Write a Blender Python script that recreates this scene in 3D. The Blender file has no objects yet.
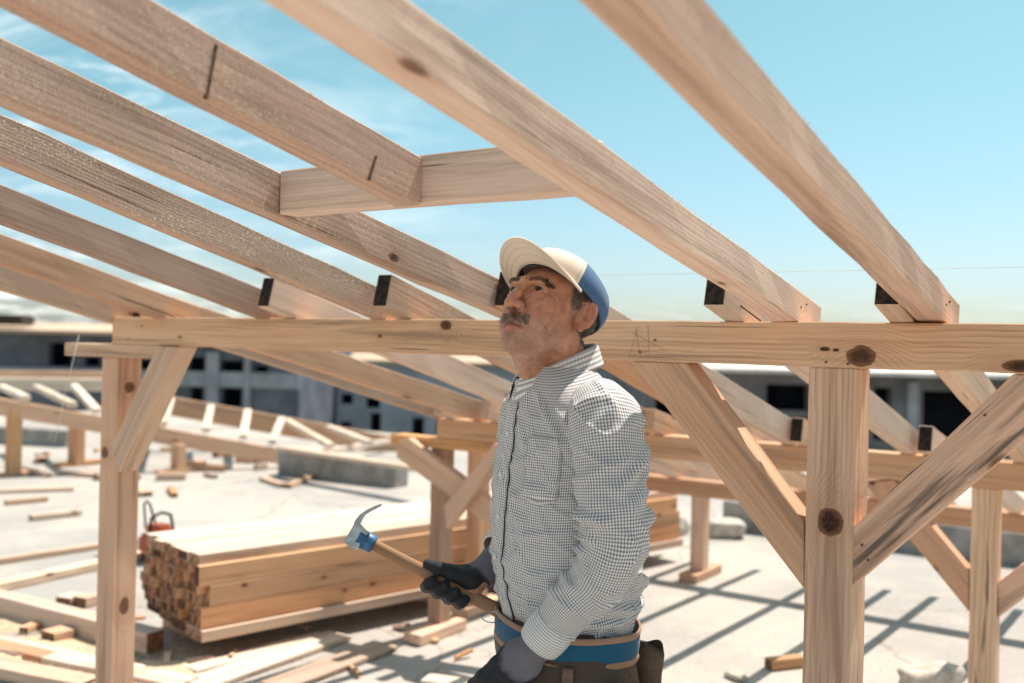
import bpy, bmesh, math, random
import numpy as np
from mathutils import Vector, Matrix, noise as mnoise
random.seed(7)
SC = bpy.context.scene
COL = SC.collection
R_ = math.radians

# ------------------------------------------------------------------ camera
F_PX = 35.0 / 36.0 * 1024.0
CAM_Z = 1.46
ROLL, PITCH = 0.0235, 0.0025
_f = Vector((0, math.cos(PITCH), math.sin(PITCH)))
_u0 = Vector((0, -math.sin(PITCH), math.cos(PITCH)))
_r0 = Vector((1, 0, 0))
_r = _r0 * math.cos(ROLL) + _u0 * math.sin(ROLL)
_u = _u0 * math.cos(ROLL) - _r0 * math.sin(ROLL)
CAM_P = Vector((0, 0, CAM_Z))

def ray(x, y):
    return _f + _r * ((x - 512.0) / F_PX) + _u * ((341.5 - y) / F_PX)
def proj(P):
    q = Vector(P) - CAM_P
    d = q.dot(_f)
    return (512 + F_PX * q.dot(_r) / d, 341.5 - F_PX * q.dot(_u) / d, d)
def at_depth(x, y, d):
    return CAM_P + ray(x, y) * d
def at_plane(x, y, n, c):
    """point where the sight line of a picture point meets the plane n.p = c"""
    r = ray(x, y)
    return CAM_P + r * ((c - CAM_P.dot(n)) / r.dot(n))
def at_z(x, y, z=0.0):
    return at_plane(x, y, Vector((0, 0, 1)), z)

# building grid: t along the main beams, n across them (down the roof slope)
T = Vector((0.827, -0.5622, 0)).normalized()
N = Vector((-T.y, T.x, 0))
ZU = Vector((0, 0, 1))
T0 = 3.302
def S(t, n, z):
    return T * (t - T0) + N * n + ZU * z
def tnz(P):
    return (P.dot(T) + T0, P.dot(N), P.z)
def on_n(x, y, n):
    return at_plane(x, y, N, n)
def on_t(x, y, t):
    return at_plane(x, y, T, t - T0)

# ------------------------------------------------------------------ object helpers
def link(o):
    COL.objects.link(o)
    return o
def tag(o, label=None, cat=None, group=None, kind=None):
    if label: o['label'] = label
    if cat: o['category'] = cat
    if group: o['group'] = group
    if kind: o['kind'] = kind
    return o
def empty(name, loc, label=None, cat=None, group=None):
    o = bpy.data.objects.new(name, None)
    o.empty_display_size = 0.1
    o.location = loc
    link(o)
    return tag(o, label, cat, group)
def put(o, M, parent=None):
    if parent is not None:
        o.parent = parent
        P = Matrix.Identity(4)
        chain = []
        p = parent
        while p is not None:
            chain.append(p); p = p.parent
        for q in reversed(chain):
            P = P @ q.matrix_parent_inverse @ q.matrix_basis
        o.matrix_basis = P.inverted() @ M
    else:
        o.matrix_basis = M
    return o
def mesh_obj(name, bm, mats, parent=None, M=None, smooth=False):
    me = bpy.data.meshes.new(name)
    bm.to_mesh(me); bm.free()
    if not isinstance(mats, (list, tuple)): mats = [mats]
    for m in mats: me.materials.append(m)
    if smooth:
        for p in me.polygons: p.use_smooth = True
    o = link(bpy.data.objects.new(name, me))
    return put(o, M if M is not None else Matrix.Identity(4), parent)

def frame_from(P0, X, up=ZU):
    X = X.normalized()
    Y = up.cross(X)
    if Y.length < 1e-4: Y = N.copy()
    Y.normalize()
    Zv = X.cross(Y)
    M = Matrix((X, Y, Zv)).transposed().to_4x4()
    M.translation = P0
    return M

def timber_bm(L, w, h, bevel=0.0025, seg=0, jit=0.0012, end_mat=(0, 0), seed=0, skew=(0, 0)):
    """a sawn timber from x=0..L, y +-w/2, z +-h/2, with slightly uneven arrises"""
    rnd = random.Random(seed)
    bm = bmesh.new()
    k = seg or max(2, int(L / 0.12))
    rings = []
    for i in range(k + 1):
        x = L * i / k
        ring = []
        for (sy, sz) in ((-1, -1), (1, -1), (1, 1), (-1, 1)):
            j = jit if 0 < i < k else 0
            xx = x
            if i == 0: xx += skew[0] * sz * h / 2
            if i == k: xx += skew[1] * sz * h / 2
            ring.append(bm.verts.new((xx, sy * w / 2 + rnd.uniform(-j, j), sz * h / 2 + rnd.uniform(-j, j))))
        rings.append(ring)
    for i in range(k):
        a, b = rings[i], rings[i + 1]
        for q in range(4):
            p = (q + 1) % 4
            bm.faces.new((a[q], b[q], b[p], a[p])).material_index = 0
    f0 = bm.faces.new(rings[0]); f0.material_index = end_mat[0]
    f1 = bm.faces.new(list(reversed(rings[-1]))); f1.material_index = end_mat[1]
    bmesh.ops.recalc_face_normals(bm, faces=bm.faces)
    if bevel:
        ed = [e for e in bm.edges if len(e.link_faces) == 2 and e.calc_face_angle(0) > 0.7]
        bmesh.ops.bevel(bm, geom=ed, offset=bevel, segments=1, affect='EDGES', profile=0.5)
    return bm

_seed = [100]
def timber(name, P0, P1, w, h, mats, parent=None, up=ZU, end_mat=(0, 0), bevel=0.0025, jit=0.0012, skew=(0, 0), seg=0):
    """P0,P1: ends of the centre line in the world; h along 'up', w across"""
    _seed[0] += 1
    X = P1 - P0
    return mesh_obj(name, timber_bm(X.length, w, h, bevel, seg, jit, end_mat, _seed[0], skew), mats, parent, frame_from(P0, X, up))

def prism(name, pts, ext, mats, parent=None, bevel=0.0025, xdir=None, up=None, mat_fn=None):
    """flat polygon (world points) pushed along the vector ext; local X runs along xdir so the grain follows it"""
    P0 = sum(pts, Vector()) / len(pts)
    X = (xdir or (pts[1] - pts[0])).normalized()
    E = ext.normalized()
    X = (X - E * X.dot(E)).normalized()
    Zv = X.cross(E)
    M = Matrix((X, E, Zv)).transposed().to_4x4(); M.translation = P0
    Mi = M.inverted()
    bm = bmesh.new()
    a = [bm.verts.new(Mi @ p) for p in pts]
    b = [bm.verts.new(Mi @ (p + ext)) for p in pts]
    n = len(pts)
    bm.faces.new(a); bm.faces.new(list(reversed(b)))
    for i in range(n):
        bm.faces.new((a[i], b[i], b[(i + 1) % n], a[(i + 1) % n]))
    bmesh.ops.recalc_face_normals(bm, faces=bm.faces)
    if bevel:
        bmesh.ops.bevel(bm, geom=list(bm.edges), offset=bevel, segments=1, affect='EDGES', profile=0.5)
    return mesh_obj(name, bm, mats, parent, M)

def add_box(bm, lo, hi, mi=0):
    vs = [bm.verts.new((x, y, z)) for z in (lo[2], hi[2]) for y in (lo[1], hi[1]) for x in (lo[0], hi[0])]
    for idx in ((0, 2, 3, 1), (4, 5, 7, 6), (0, 1, 5, 4), (2, 6, 7, 3), (0, 4, 6, 2), (1, 3, 7, 5)):
        f = bm.faces.new([vs[i] for i in idx]); f.material_index = mi
    return vs

def add_tube(bm, pts, rad, k=8, cap=True, mi=0):
    """tube along world points; rad a number or one per point"""
    pts = [Vector(p) for p in pts]
    n = len(pts)
    rads = rad if isinstance(rad, (list, tuple)) else [rad] * n
    rings = []
    prev = None
    for i, p in enumerate(pts):
        d = (pts[min(i + 1, n - 1)] - pts[max(i - 1, 0)]).normalized()
        a = prev if prev is not None else (Vector((0, 0, 1)) if abs(d.z) < 0.9 else Vector((1, 0, 0)))
        a = (a - d * a.dot(d)).normalized()
        prev = a
        b = d.cross(a)
        rings.append([bm.verts.new(p + (a * math.cos(2 * math.pi * q / k) + b * math.sin(2 * math.pi * q / k)) * rads[i]) for q in range(k)])
    for i in range(n - 1):
        for q in range(k):
            f = bm.faces.new((rings[i][q], rings[i][(q + 1) % k], rings[i + 1][(q + 1) % k], rings[i + 1][q])); f.material_index = mi; f.smooth = True
    if cap:
        bm.faces.new(list(reversed(rings[0]))).material_index = mi
        bm.faces.new(rings[-1]).material_index = mi
    return rings

# ------------------------------------------------------------------ node helpers
class NT:
    def __init__(self, mat):
        self.t = mat.node_tree
        self.n = self.t.nodes
    def new(self, typ, **kw):
        nd = self.n.new(typ)
        for k, v in kw.items():
            if k == 'inp':
                for kk, vv in v.items():
                    self.set(nd.inputs[kk], vv)
            else:
                setattr(nd, k, v)
        return nd
    def set(self, sock, v):
        if isinstance(v, bpy.types.NodeSocket):
            self.t.links.new(v, sock)
        else:
            sock.default_value = v
    def math(self, op, a, b=None, c=None, clamp=False):
        nd = self.n.new('ShaderNodeMath'); nd.operation = op; nd.use_clamp = clamp
        self.set(nd.inputs[0], a)
        if b is not None: self.set(nd.inputs[1], b)
        if c is not None: self.set(nd.inputs[2], c)
        return nd.outputs[0]
    def vmath(self, op, a, b=None, out=0):
        nd = self.n.new('ShaderNodeVectorMath'); nd.operation = op
        self.set(nd.inputs[0], a)
        if b is not None:
            self.set(nd.inputs['Scale'] if op == 'SCALE' else nd.inputs[1], b)
        return nd.outputs['Value'] if op in ('LENGTH', 'DISTANCE', 'DOT_PRODUCT') else nd.outputs[0]
    def mix(self, fac, a, b, blend='MIX'):
        nd = self.n.new('ShaderNodeMix'); nd.data_type = 'RGBA'; nd.blend_type = blend
        self.set(nd.inputs[0], fac); self.set(nd.inputs[6], a); self.set(nd.inputs[7], b)
        return nd.outputs[2]
    def ramp(self, fac, stops, interp='LINEAR'):
        nd = self.n.new('ShaderNodeValToRGB'); nd.color_ramp.interpolation = interp
        e = nd.color_ramp.elements
        while len(e) < len(stops): e.new(0.5)
        for q, (p, c) in zip(e, stops):
            q.position = p
            q.color = (c, c, c, 1) if isinstance(c, (int, float)) else (*c[:3], 1)
        self.set(nd.inputs[0], fac)
        return nd.outputs[0]
    def maprange(self, v, a, b, c=0.0, d=1.0, smooth=True):
        nd = self.n.new('ShaderNodeMapRange')
        if smooth: nd.interpolation_type = 'SMOOTHSTEP'
        self.set(nd.inputs[0], v)
        for i, q in enumerate((a, b, c, d)): self.set(nd.inputs[1 + i], q)
        return nd.outputs[0]
    def noise(self, vec, scale=1.0, detail=3.0, rough=0.55, dist=0.0):
        nd = self.n.new('ShaderNodeTexNoise')
        self.set(nd.inputs['Vector'], vec); self.set(nd.inputs['Scale'], scale)
        nd.inputs['Detail'].default_value = detail; nd.inputs['Roughness'].default_value = rough
        nd.inputs['Distortion'].default_value = dist
        return nd.outputs[0]

def new_mat(name):
    m = bpy.data.materials.new(name); m.use_nodes = True
    t = NT(m)
    b = t.n['Principled BSDF']
    b.inputs['Roughness'].default_value = 0.7
    b.inputs['Specular IOR Level'].default_value = 0.3
    return m, t, b

def wood(name, light=(0.78, 0.535, 0.37), dark=(0.47, 0.255, 0.15), knots=(), stain=0.0, fuzz=0.0, density=0.5, grey=0.0, pith=(0.03, -0.11), ring=0.0075):
    """sawn softwood: growth rings round a pith line, streaks, knots (random and placed), blue-grey stain, sawn fuzz"""
    m, t, b = new_mat(name)
    tc = t.new('ShaderNodeTexCoord')
    P = tc.outputs['Object']
    oi = t.new('ShaderNodeObjectInfo')
    rnd = oi.outputs['Random']
    off = t.vmath('MULTIPLY', t.new('ShaderNodeCombineXYZ', inp={0: rnd, 1: rnd, 2: rnd}).outputs[0], (37.0, 11.0, 17.0))
    Q = t.vmath('ADD', P, off)
    # random knots
    vor = t.new('ShaderNodeTexVoronoi')
    t.set(vor.inputs['Vector'], t.vmath('MULTIPLY', Q, (5.0, 9.5, 9.5))); vor.inputs['Scale'].default_value = 1.0
    sc = t.new('ShaderNodeSeparateColor'); t.set(sc.inputs[0], vor.outputs['Color'])
    gate = t.math('GREATER_THAN', sc.outputs[0], 1.0 - density * 0.5)
    kr = t.math('MULTIPLY_ADD', sc.outputs[1], 0.13, 0.07)
    kd = t.math('DIVIDE', vor.outputs['Distance'], kr)
    kn = t.math('MULTIPLY', t.maprange(kd, 0.55, 1.05, 1.0, 0.0), gate)
    khalo = t.math('MULTIPLY', t.maprange(kd, 0.8, 2.4, 1.0, 0.0), gate)
    kcore = t.math('MULTIPLY', t.math('MULTIPLY', kn, t.math('GREATER_THAN', sc.outputs[2], 0.45)), 0.85)
    defl = khalo
    # placed knots: (local point, radii, darkness)
    for (kp, rad, dk) in knots:
        v = t.vmath('DIVIDE', t.vmath('SUBTRACT', P, kp), rad)
        wob = t.math('MULTIPLY_ADD', t.noise(P, 32.0, 3.0, 0.6), 0.6, -0.3)
        dd = t.math('ADD', t.vmath('LENGTH', v), wob)
        kn = t.math('MAXIMUM', kn, t.maprange(dd, 1.0, 1.12, 1.0, 0.0))
        kcore = t.math('MAXIMUM', kcore, t.math('MULTIPLY', t.maprange(dd, 0.45, 1.0, 1.0, 0.25), t.math('MULTIPLY', t.maprange(dd, 0.95, 1.1, 1.0, 0.0), dk)))
        defl = t.math('MAXIMUM', defl, t.maprange(dd, 0.8, 4.0, 1.0, 0.0))
    sep = t.new('ShaderNodeSeparateXYZ'); t.set(sep.inputs[0], P)
    warp = t.noise(t.vmath('MULTIPLY', Q, (1.6, 7.0, 7.0)), 1.0, 3.0)
    warp2 = t.noise(t.vmath('MULTIPLY', Q, (5.0, 40.0, 40.0)), 1.0, 2.0)
    py = t.math('ADD', sep.outputs[1], t.math('MULTIPLY_ADD', rnd, 0.08, pith[0] - 0.04))
    pz = t.math('ADD', sep.outputs[2], t.math('MULTIPLY_ADD', rnd, 0.05, pith[1]))
    rr = t.math('SQRT', t.math('ADD', t.math('MULTIPLY', py, py), t.math('MULTIPLY', pz, pz)))
    rr = t.math('MULTIPLY_ADD', warp, 0.045, rr)
    rr = t.math('MULTIPLY_ADD', warp2, 0.0075, rr)
    rr = t.math('MULTIPLY_ADD', t.noise(t.vmath('MULTIPLY', Q, (2.5, 26.0, 26.0)), 1.0, 3.0), 0.012, rr)
    rr = t.math('MULTIPLY_ADD', defl, 0.045, rr)
    ph = t.math('FRACT', t.math('DIVIDE', rr, ring))
    late = t.maprange(ph, 0.35, 0.95)
    late = t.math('MULTIPLY', late, t.maprange(ph, 0.95, 1.0, 1.0, 0.0))
    streak = t.noise(t.vmath('MULTIPLY', Q, (2.2, 70.0, 70.0)), 1.0, 4.0, 0.65)
    blotch = t.noise(t.vmath('MULTIPLY', Q, (2.0, 9.0, 9.0)), 1.0, 3.0)
    fac = t.math('ADD', t.math('MULTIPLY', late, t.maprange(t.noise(t.vmath('MULTIPLY', Q, (1.3, 12.0, 12.0)), 1.0, 2.0), 0.35, 0.65, 0.05, 0.42)), t.math('MULTIPLY_ADD', streak, 1.15, -0.45))
    fac = t.math('ADD', fac, t.math('MULTIPLY_ADD', blotch, 0.9, -0.45), clamp=True)
    col = t.mix(fac, (*light, 1), (*dark, 1))
    # per-timber tone
    hs = t.new('ShaderNodeHueSaturation')
    t.set(hs.inputs['Hue'], t.math('MULTIPLY_ADD', rnd, -0.012, 0.503))
    t.set(hs.inputs['Saturation'], t.math('MULTIPLY_ADD', t.math('FRACT', t.math('MULTIPLY', rnd, 7.3)), 0.30, 0.84))
    t.set(hs.inputs['Value'], t.math('MULTIPLY_ADD', t.math('FRACT', t.math('MULTIPLY', rnd, 13.7)), 0.28, 0.84))
    t.set(hs.inputs['Color'], col)
    col = hs.outputs[0]
    col = t.mix(t.math('MULTIPLY', defl, 0.25), col, (0.42, 0.20, 0.10, 1))
    # faint brown-grey heart streaks every sawn softwood shows
    hk = t.noise(t.vmath('MULTIPLY', Q, (0.9, 24.0, 24.0)), 1.0, 5.0, 0.65, 0.4)
    col = t.mix(t.math('MULTIPLY', t.maprange(hk, 0.48, 0.72), 0.7), col, (0.30, 0.185, 0.125, 1))
    ck = t.noise(t.vmath('MULTIPLY', Q, (1.7, 110.0, 110.0)), 1.0, 2.0, 0.5)
    col = t.mix(t.math('MULTIPLY', t.maprange(ck, 0.70, 0.74), 0.8), col, (0.09, 0.05, 0.03, 1))
    if stain > 0:
        sn = t.noise(t.vmath('MULTIPLY', Q, (1.1, 16.0, 16.0)), 1.0, 4.0, 0.6)
        sm = t.math('MULTIPLY', t.maprange(sn, 0.61 - 0.04 * stain, 0.68 - 0.04 * stain), 0.85)
        col = t.mix(sm, col, (0.12, 0.095, 0.08, 1))
    if grey > 0:
        col = t.mix(grey, col, (0.36, 0.31, 0.27, 1))
    kt = t.noise(P, 130.0, 4.0, 0.7)
    col = t.mix(t.math('MULTIPLY', kn, 0.85), col, t.mix(kt, (0.10, 0.038, 0.022, 1), (0.26, 0.115, 0.06, 1)))
    col = t.mix(t.math('MULTIPLY', kcore, t.maprange(kt, 0.35, 0.62, 1.0, 0.75)), col, (0.016, 0.009, 0.007, 1))
    if fuzz > 0:
        fz = t.noise(t.vmath('MULTIPLY', Q, (150.0, 230.0, 230.0)), 1.0, 2.0, 0.7)
        fl = t.noise(t.vmath('MULTIPLY', Q, (3.0, 14.0, 14.0)), 1.0, 2.0)
        fm = t.math('MULTIPLY', t.maprange(fz, 0.52, 0.68), t.math('MULTIPLY', t.maprange(fl, 0.35, 0.6), fuzz))
        col = t.mix(fm, col, (0.82, 0.68, 0.52, 1))
    t.set(b.inputs['Base Color'], col)
    b.inputs['Roughness'].default_value = 0.75
    b.inputs['Specular IOR Level'].default_value = 0.12
    hgt = t.math('ADD', t.math('MULTIPLY', late, -0.25), t.math('MULTIPLY', streak, 0.8))
    saw = t.noise(t.vmath('MULTIPLY', Q, (260.0, 90.0, 90.0)), 1.0, 2.0)
    hgt = t.math('MULTIPLY_ADD', saw, 0.5 + fuzz, hgt)
    bp = t.new('ShaderNodeBump'); bp.inputs['Strength'].default_value = 0.35 + 0.35 * fuzz; bp.inputs['Distance'].default_value = 0.0012
    t.set(bp.inputs['Height'], hgt)
    t.set(b.inputs['Normal'], bp.outputs[0])
    return m

def plain(name, col, rough=0.7, var=0.15, scale=20.0, metal=0.0, bump=0.0, spec=0.3, stretch=(1, 1, 1)):
    m, t, b = new_mat(name)
    tc = t.new('ShaderNodeTexCoord')
    v = t.vmath('MULTIPLY', tc.outputs['Object'], stretch)
    n1 = t.noise(v, scale, 5.0, 0.6)
    c0 = tuple(max(0, c * (1 - var)) for c in col); c1 = tuple(min(1, c * (1 + var)) for c in col)
    t.set(b.inputs['Base Color'], t.mix(t.maprange(n1, 0.3, 0.7), (*c0, 1), (*c1, 1)))
    b.inputs['Roughness'].default_value = rough
    b.inputs['Metallic'].default_value = metal
    b.inputs['Specular IOR Level'].default_value = spec
    if bump:
        bp = t.new('ShaderNodeBump'); bp.inputs['Strength'].default_value = bump; bp.inputs['Distance'].default_value = 0.002
        t.set(bp.inputs['Height'], t.noise(v, scale * 4, 4.0))
        t.set(b.inputs['Normal'], bp.outputs[0])
    return m
# ------------------------------------------------------------------ camera object, light, world
cam = bpy.data.cameras.new('camera'); cam.lens = 35; cam.sensor_width = 36; cam.clip_end = 2000; cam.clip_start = 0.02
camo = link(bpy.data.objects.new('camera', cam))
Mc = Matrix((_r, _u, -_f)).transposed().to_4x4(); Mc.translation = CAM_P
camo.matrix_world = Mc
cam.dof.use_dof = True; cam.dof.focus_distance = 2.02; cam.dof.aperture_fstop = 2.6
SC.camera = camo

SUN = (N * 0.50 + T * 0.09 + ZU).normalized()
sd = bpy.data.lights.new('sun', 'SUN'); sd.energy = 4.7; sd.angle = R_(0.5); sd.color = (1.0, 0.90, 0.80)
so = link(bpy.data.objects.new('sun', sd)); so.location = (4, 5, 9)
so.rotation_mode = 'QUATERNION'; so.rotation_quaternion = SUN.to_track_quat('Z', 'Y')

w = bpy.data.worlds.new('World'); SC.world = w; w.use_nodes = True
wt = NT(w)
bg = wt.n['Background']
sky = wt.new('ShaderNodeTexSky'); sky.sky_type = 'NISHITA'; sky.sun_disc = False
sky.sun_elevation = math.asin(SUN.z); sky.sun_rotation = math.atan2(SUN.x, SUN.y)
sky.air_density = 1.0; sky.dust_density = 1.6; sky.ozone_density = 1.0; sky.altitude = 300
wtc = wt.new('ShaderNodeTexCoord')
gdir = wtc.outputs['Generated']
sx = wt.new('ShaderNodeSeparateXYZ'); wt.set(sx.inputs[0], gdir)
hz = wt.math('ADD', wt.math('MAXIMUM', sx.outputs[2], 0.0), 0.16)
cp = wt.new('ShaderNodeCombineXYZ', inp={0: wt.math('DIVIDE', sx.outputs[0], hz), 1: wt.math('DIVIDE', sx.outputs[1], hz), 2: 0.0}).outputs[0]
cl = wt.noise(wt.vmath('MULTIPLY', cp, (1.9, 2.4, 1.0)), 1.6, 8.0, 0.64, 0.9)
cl2 = wt.noise(cp, 0.5, 2.0)
# clouds gather to the left of the view direction and low over the horizon
left = wt.maprange(sx.outputs[0], 0.05, -0.40, 0.0, 1.0)
low = wt.maprange(sx.outputs[2], 0.07, 0.0, 0.0, 0.35)
cm = wt.math('MULTIPLY', wt.maprange(cl, 0.42, 0.66), wt.math('ADD', wt.math('MULTIPLY', left, wt.maprange(cl2, 0.3, 0.6)), low, clamp=True))
tint = wt.mix(1.0, sky.outputs[0], wt.mix(wt.maprange(sx.outputs[2], 0.0, 0.30), (0.66, 0.72, 0.78, 1), (0.62, 0.87, 0.70, 1)), 'MULTIPLY')
skc = wt.mix(wt.math('MULTIPLY', cm, 0.62), tint, (8.2, 8.3, 8.0, 1))
wt.set(bg.inputs[0], skc)
bg.inputs[1].default_value = 0.13
SC.view_settings.view_transform = 'Standard'; SC.view_settings.look = 'None'
SC.view_settings.exposure = 0.58; SC.view_settings.gamma = 1.0
SC.render.engine = 'CYCLES'
SC.cycles.use_denoising = True
SC.cycles.max_bounces = 8; SC.cycles.diffuse_bounces = 5; SC.cycles.glossy_bounces = 2
SC.cycles.sample_clamp_indirect = 8.0

# ------------------------------------------------------------------ materials
W_std = wood('pine')
W_warm = wood('pine_warm', light=(0.66, 0.39, 0.22), dark=(0.44, 0.215, 0.105))
W_pale = wood('pine_pale', light=(0.78, 0.57, 0.43), dark=(0.58, 0.37, 0.255), fuzz=0.25)
W_stain = wood('pine_stained', stain=0.6)
W_left = wood('pine_knotty_left', light=(0.64, 0.40, 0.275), dark=(0.42, 0.22, 0.135), density=1.2)
W_grey = wood('pine_greyed', grey=0.25, stain=0.3, light=(0.58, 0.42, 0.29))
W_fuzz = wood('pine_rough_sawn', fuzz=1.0, light=(0.52, 0.355, 0.265), dark=(0.34, 0.215, 0.155))
W_fuzz_light = wood('pine_half_rough', fuzz=0.45, light=(0.60, 0.395, 0.27), dark=(0.36, 0.20, 0.125), ring=0.012)
W_streak = wood('pine_brown_streaked', light=(0.47, 0.30, 0.205), dark=(0.22, 0.125, 0.08), ring=0.014)
M_end = plain('dark_weathered_end', (0.035, 0.024, 0.018), 0.9, 0.6, 60, bump=0.5)
M_endbrown = plain('brown_sawn_end', (0.16, 0.085, 0.05), 0.9, 0.5, 45, bump=0.5)
M_fibre = plain('wood_fibre', (0.78, 0.60, 0.45), 0.8, 0.1, 50)
M_nail = plain('steel_nail', (0.12, 0.10, 0.09), 0.55, 0.2, 50, metal=0.5)
M_string = plain('white_string', (0.75, 0.73, 0.70), 0.8)
M_conc = plain('cast_concrete', (0.30, 0.28, 0.26), 0.9, 0.25, 6, bump=0.4)

# ------------------------------------------------------------------ slab and ground
def ground_mat():
    m, t, b = new_mat('dusty_concrete')
    P = t.new('ShaderNodeTexCoord').outputs['Object']
    n1 = t.noise(P, 0.55, 6.0, 0.6); n2 = t.noise(P, 5.0, 6.0, 0.65); n3 = t.noise(P, 60.0, 4.0, 0.6)
    c = t.mix(t.maprange(n1, 0.40, 0.60), (0.45, 0.41, 0.37, 1), (0.345, 0.325, 0.31, 1))
    n0 = t.noise(P, 1.7, 7.0, 0.7, 0.5)
    c = t.mix(t.math('MULTIPLY', t.maprange(n0, 0.48, 0.68), 0.6), c, (0.51, 0.455, 0.395, 1))
    crk = t.new('ShaderNodeTexVoronoi', feature='DISTANCE_TO_EDGE'); t.set(crk.inputs['Vector'], t.vmath('ADD', P, t.vmath('SCALE', t.new('ShaderNodeCombineXYZ', inp={0: n0, 1: n2, 2: 0.0}).outputs[0], 0.5))); crk.inputs['Scale'].default_value = 0.6
    c = t.mix(t.maprange(crk.outputs[0], 0.002, 0.007, 0.55, 0.0), c, (0.20, 0.17, 0.145, 1))
    c = t.mix(t.math('MULTIPLY', t.maprange(n2, 0.52, 0.72), 0.28), c, (0.34, 0.29, 0.245, 1))
    c = t.mix(t.math('MULTIPLY', t.maprange(n3, 0.5, 0.75), 0.35), c, (0.62, 0.54, 0.44, 1))
    spk = t.noise(P, 22.0, 3.0, 0.7)
    c = t.mix(t.math('MULTIPLY', t.maprange(spk, 0.68, 0.76), 0.3), c, (0.27, 0.21, 0.16, 1))
    t.set(b.inputs['Base Color'], c); b.inputs['Roughness'].default_value = 0.9
    bp = t.new('ShaderNodeBump'); bp.inputs['Strength'].default_value = 0.5; bp.inputs['Distance'].default_value = 0.01
    t.set(bp.inputs['Height'], t.math('ADD', n2, t.math('MULTIPLY', n3, 0.35)))
    t.set(b.inputs['Normal'], bp.outputs[0])
    return m
M_slab = ground_mat()
bm = bmesh.new()
# slab as an irregular sheet with thickness, from behind the camera to n = 12
def slab_pt(t, n, z): return S(t, n, z)
nx, ny = 60, 44
g = []
for i in range(nx + 1):
    row = []
    for j in range(ny + 1):
        t_ = -14 + 34 * i / nx; n_ = -4 + 16 * j / ny
        p = S(t_, n_, 0)
        e = 0.0 if i in (0, nx) or j in (0, ny) else (mnoise.noise(p * 0.7) * 0.006 - 0.004)
        p.z = e
        row.append(bm.verts.new(p))
    g.append(row)
for i in range(nx):
    for j in range(ny):
        bm.faces.new((g[i][j], g[i + 1][j], g[i + 1][j + 1], g[i][j + 1])).smooth = True
loop = [g[i][0] for i in range(nx + 1)] + [g[nx][j] for j in range(1, ny + 1)] + [g[i][ny] for i in range(nx - 1, -1, -1)] + [g[0][j] for j in range(ny - 1, 0, -1)]
low_ = [bm.verts.new((v.co.x, v.co.y, -0.35)) for v in loop]
for i in range(len(loop)):
    k = (i + 1) % len(loop)
    bm.faces.new((loop[i], low_[i], low_[k], loop[k]))
bm.faces.new(low_)
bmesh.ops.recalc_face_normals(bm, faces=bm.faces)
tag(mesh_obj('concrete_slab', bm, M_slab), kind='structure')
bm = bmesh.new()
q = [bm.verts.new(v) for v in ((-900, -300, -7), (900, -300, -7), (900, 1500, -7), (-900, 1500, -7))]
bm.faces.new(q)
tag(mesh_obj('ground', bm, plain('dry_earth', (0.34, 0.28, 0.21), 0.95, 0.3, 0.05)), kind='structure')
# storey the slab rests on
bm = bmesh.new()
for t_ in (-13, -7, -1, 5, 11, 17):
    for n_ in (-3, 4, 11):
        c = S(t_, n_, 0)
        add_box(bm, (c.x - 0.25, c.y - 0.25, -7), (c.x + 0.25, c.y + 0.25, -0.35))
tag(mesh_obj('slab_columns', bm, M_conc), kind='structure')

# ------------------------------------------------------------------ the timber frame the man stands under
BT1, BB1 = 1.525, 1.425
N1, N2, N3 = 2.217, 3.93, 5.90          # front faces of the three beams
B2T, B3T = 1.08, 0.62
fr = empty('timber_shelter', S(1.5, 2.267, 0), 'raw pine shed roof shelter of posts, braces, beams and sloping rafters around the man', 'timber shelter'); fr['kind'] = 'thing'

def nrm(pt): return pt
kb = [  # knots of the main beam in local coordinates (x from its left end, y across with -0.05 the front, z)
]
def beam_local(px, py):
    p = on_n(px, py, N1); t_, n_, z_ = tnz(p)
    return t_, z_
def bk(px, py, rx, rz, dk):
    t_, z_ = beam_local(px, py)
    kb.append(((t_ - 0.0, -0.05, z_ - (BT1 + BB1) / 2), (rx, 0.03, rz), dk))
BEAM_L0 = tnz(on_n(112, 330, N1))[0]
bk(861, 356, 0.030, 0.022, 0.75); bk(446, 325, 0.020, 0.014, 0.7); bk(825, 349, 0.011, 0.005, 0.9); bk(836, 350, 0.007, 0.004, 0.8); bk(1020, 366, 0.03, 0.012, 0.8)
bk(180, 337, 0.008, 0.004, 0.4); bk(380, 336, 0.008, 0.005, 0.4)
kb = [((k[0][0] - BEAM_L0, k[0][1], k[0][2]), k[1], k[2]) for k in kb]
W_beam = wood('pine_main_beam', knots=kb, density=0.0, pith=(0.02, -0.16), light=(0.78, 0.535, 0.37), dark=(0.45, 0.245, 0.145), ring=0.011)
b1 = timber('beam', S(BEAM_L0, N1 + 0.05, 1.475), S(4.6, N1 + 0.05, 1.475), 0.10, 0.10, W_beam, fr)
# plank pad at the left end
p0 = tnz(on_n(65, 350, N1)); p1 = tnz(on_n(163, 352, N1))
timber('pad_plank', S(p0[0], N1 + 0.052, 1.40), S(p1[0], N1 + 0.052, 1.40), 0.11, 0.049, W_std, fr)
# left post
tl = tnz(on_n(97.5, 500, N1))[0]
PL = tl
timber('post', S(PL + 0.05, N1 + 0.055, 0.0), S(PL + 0.05, N1 + 0.055, 1.375), 0.10, 0.10,
       wood('pine_left_post', light=(0.74, 0.43, 0.25), dark=(0.58, 0.29, 0.14), ring=0.02, density=0.2,
            knots=[((1.265, 0.0, -0.05), (0.02, 0.02, 0.03), 0.3), ((0.45, 0.0, -0.05), (0.03, 0.02, 0.03), 0.25), ((1.02, -0.05, 0.02), (0.02, 0.012, 0.02), 0.2)]), fr, up=T * -1)
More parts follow.
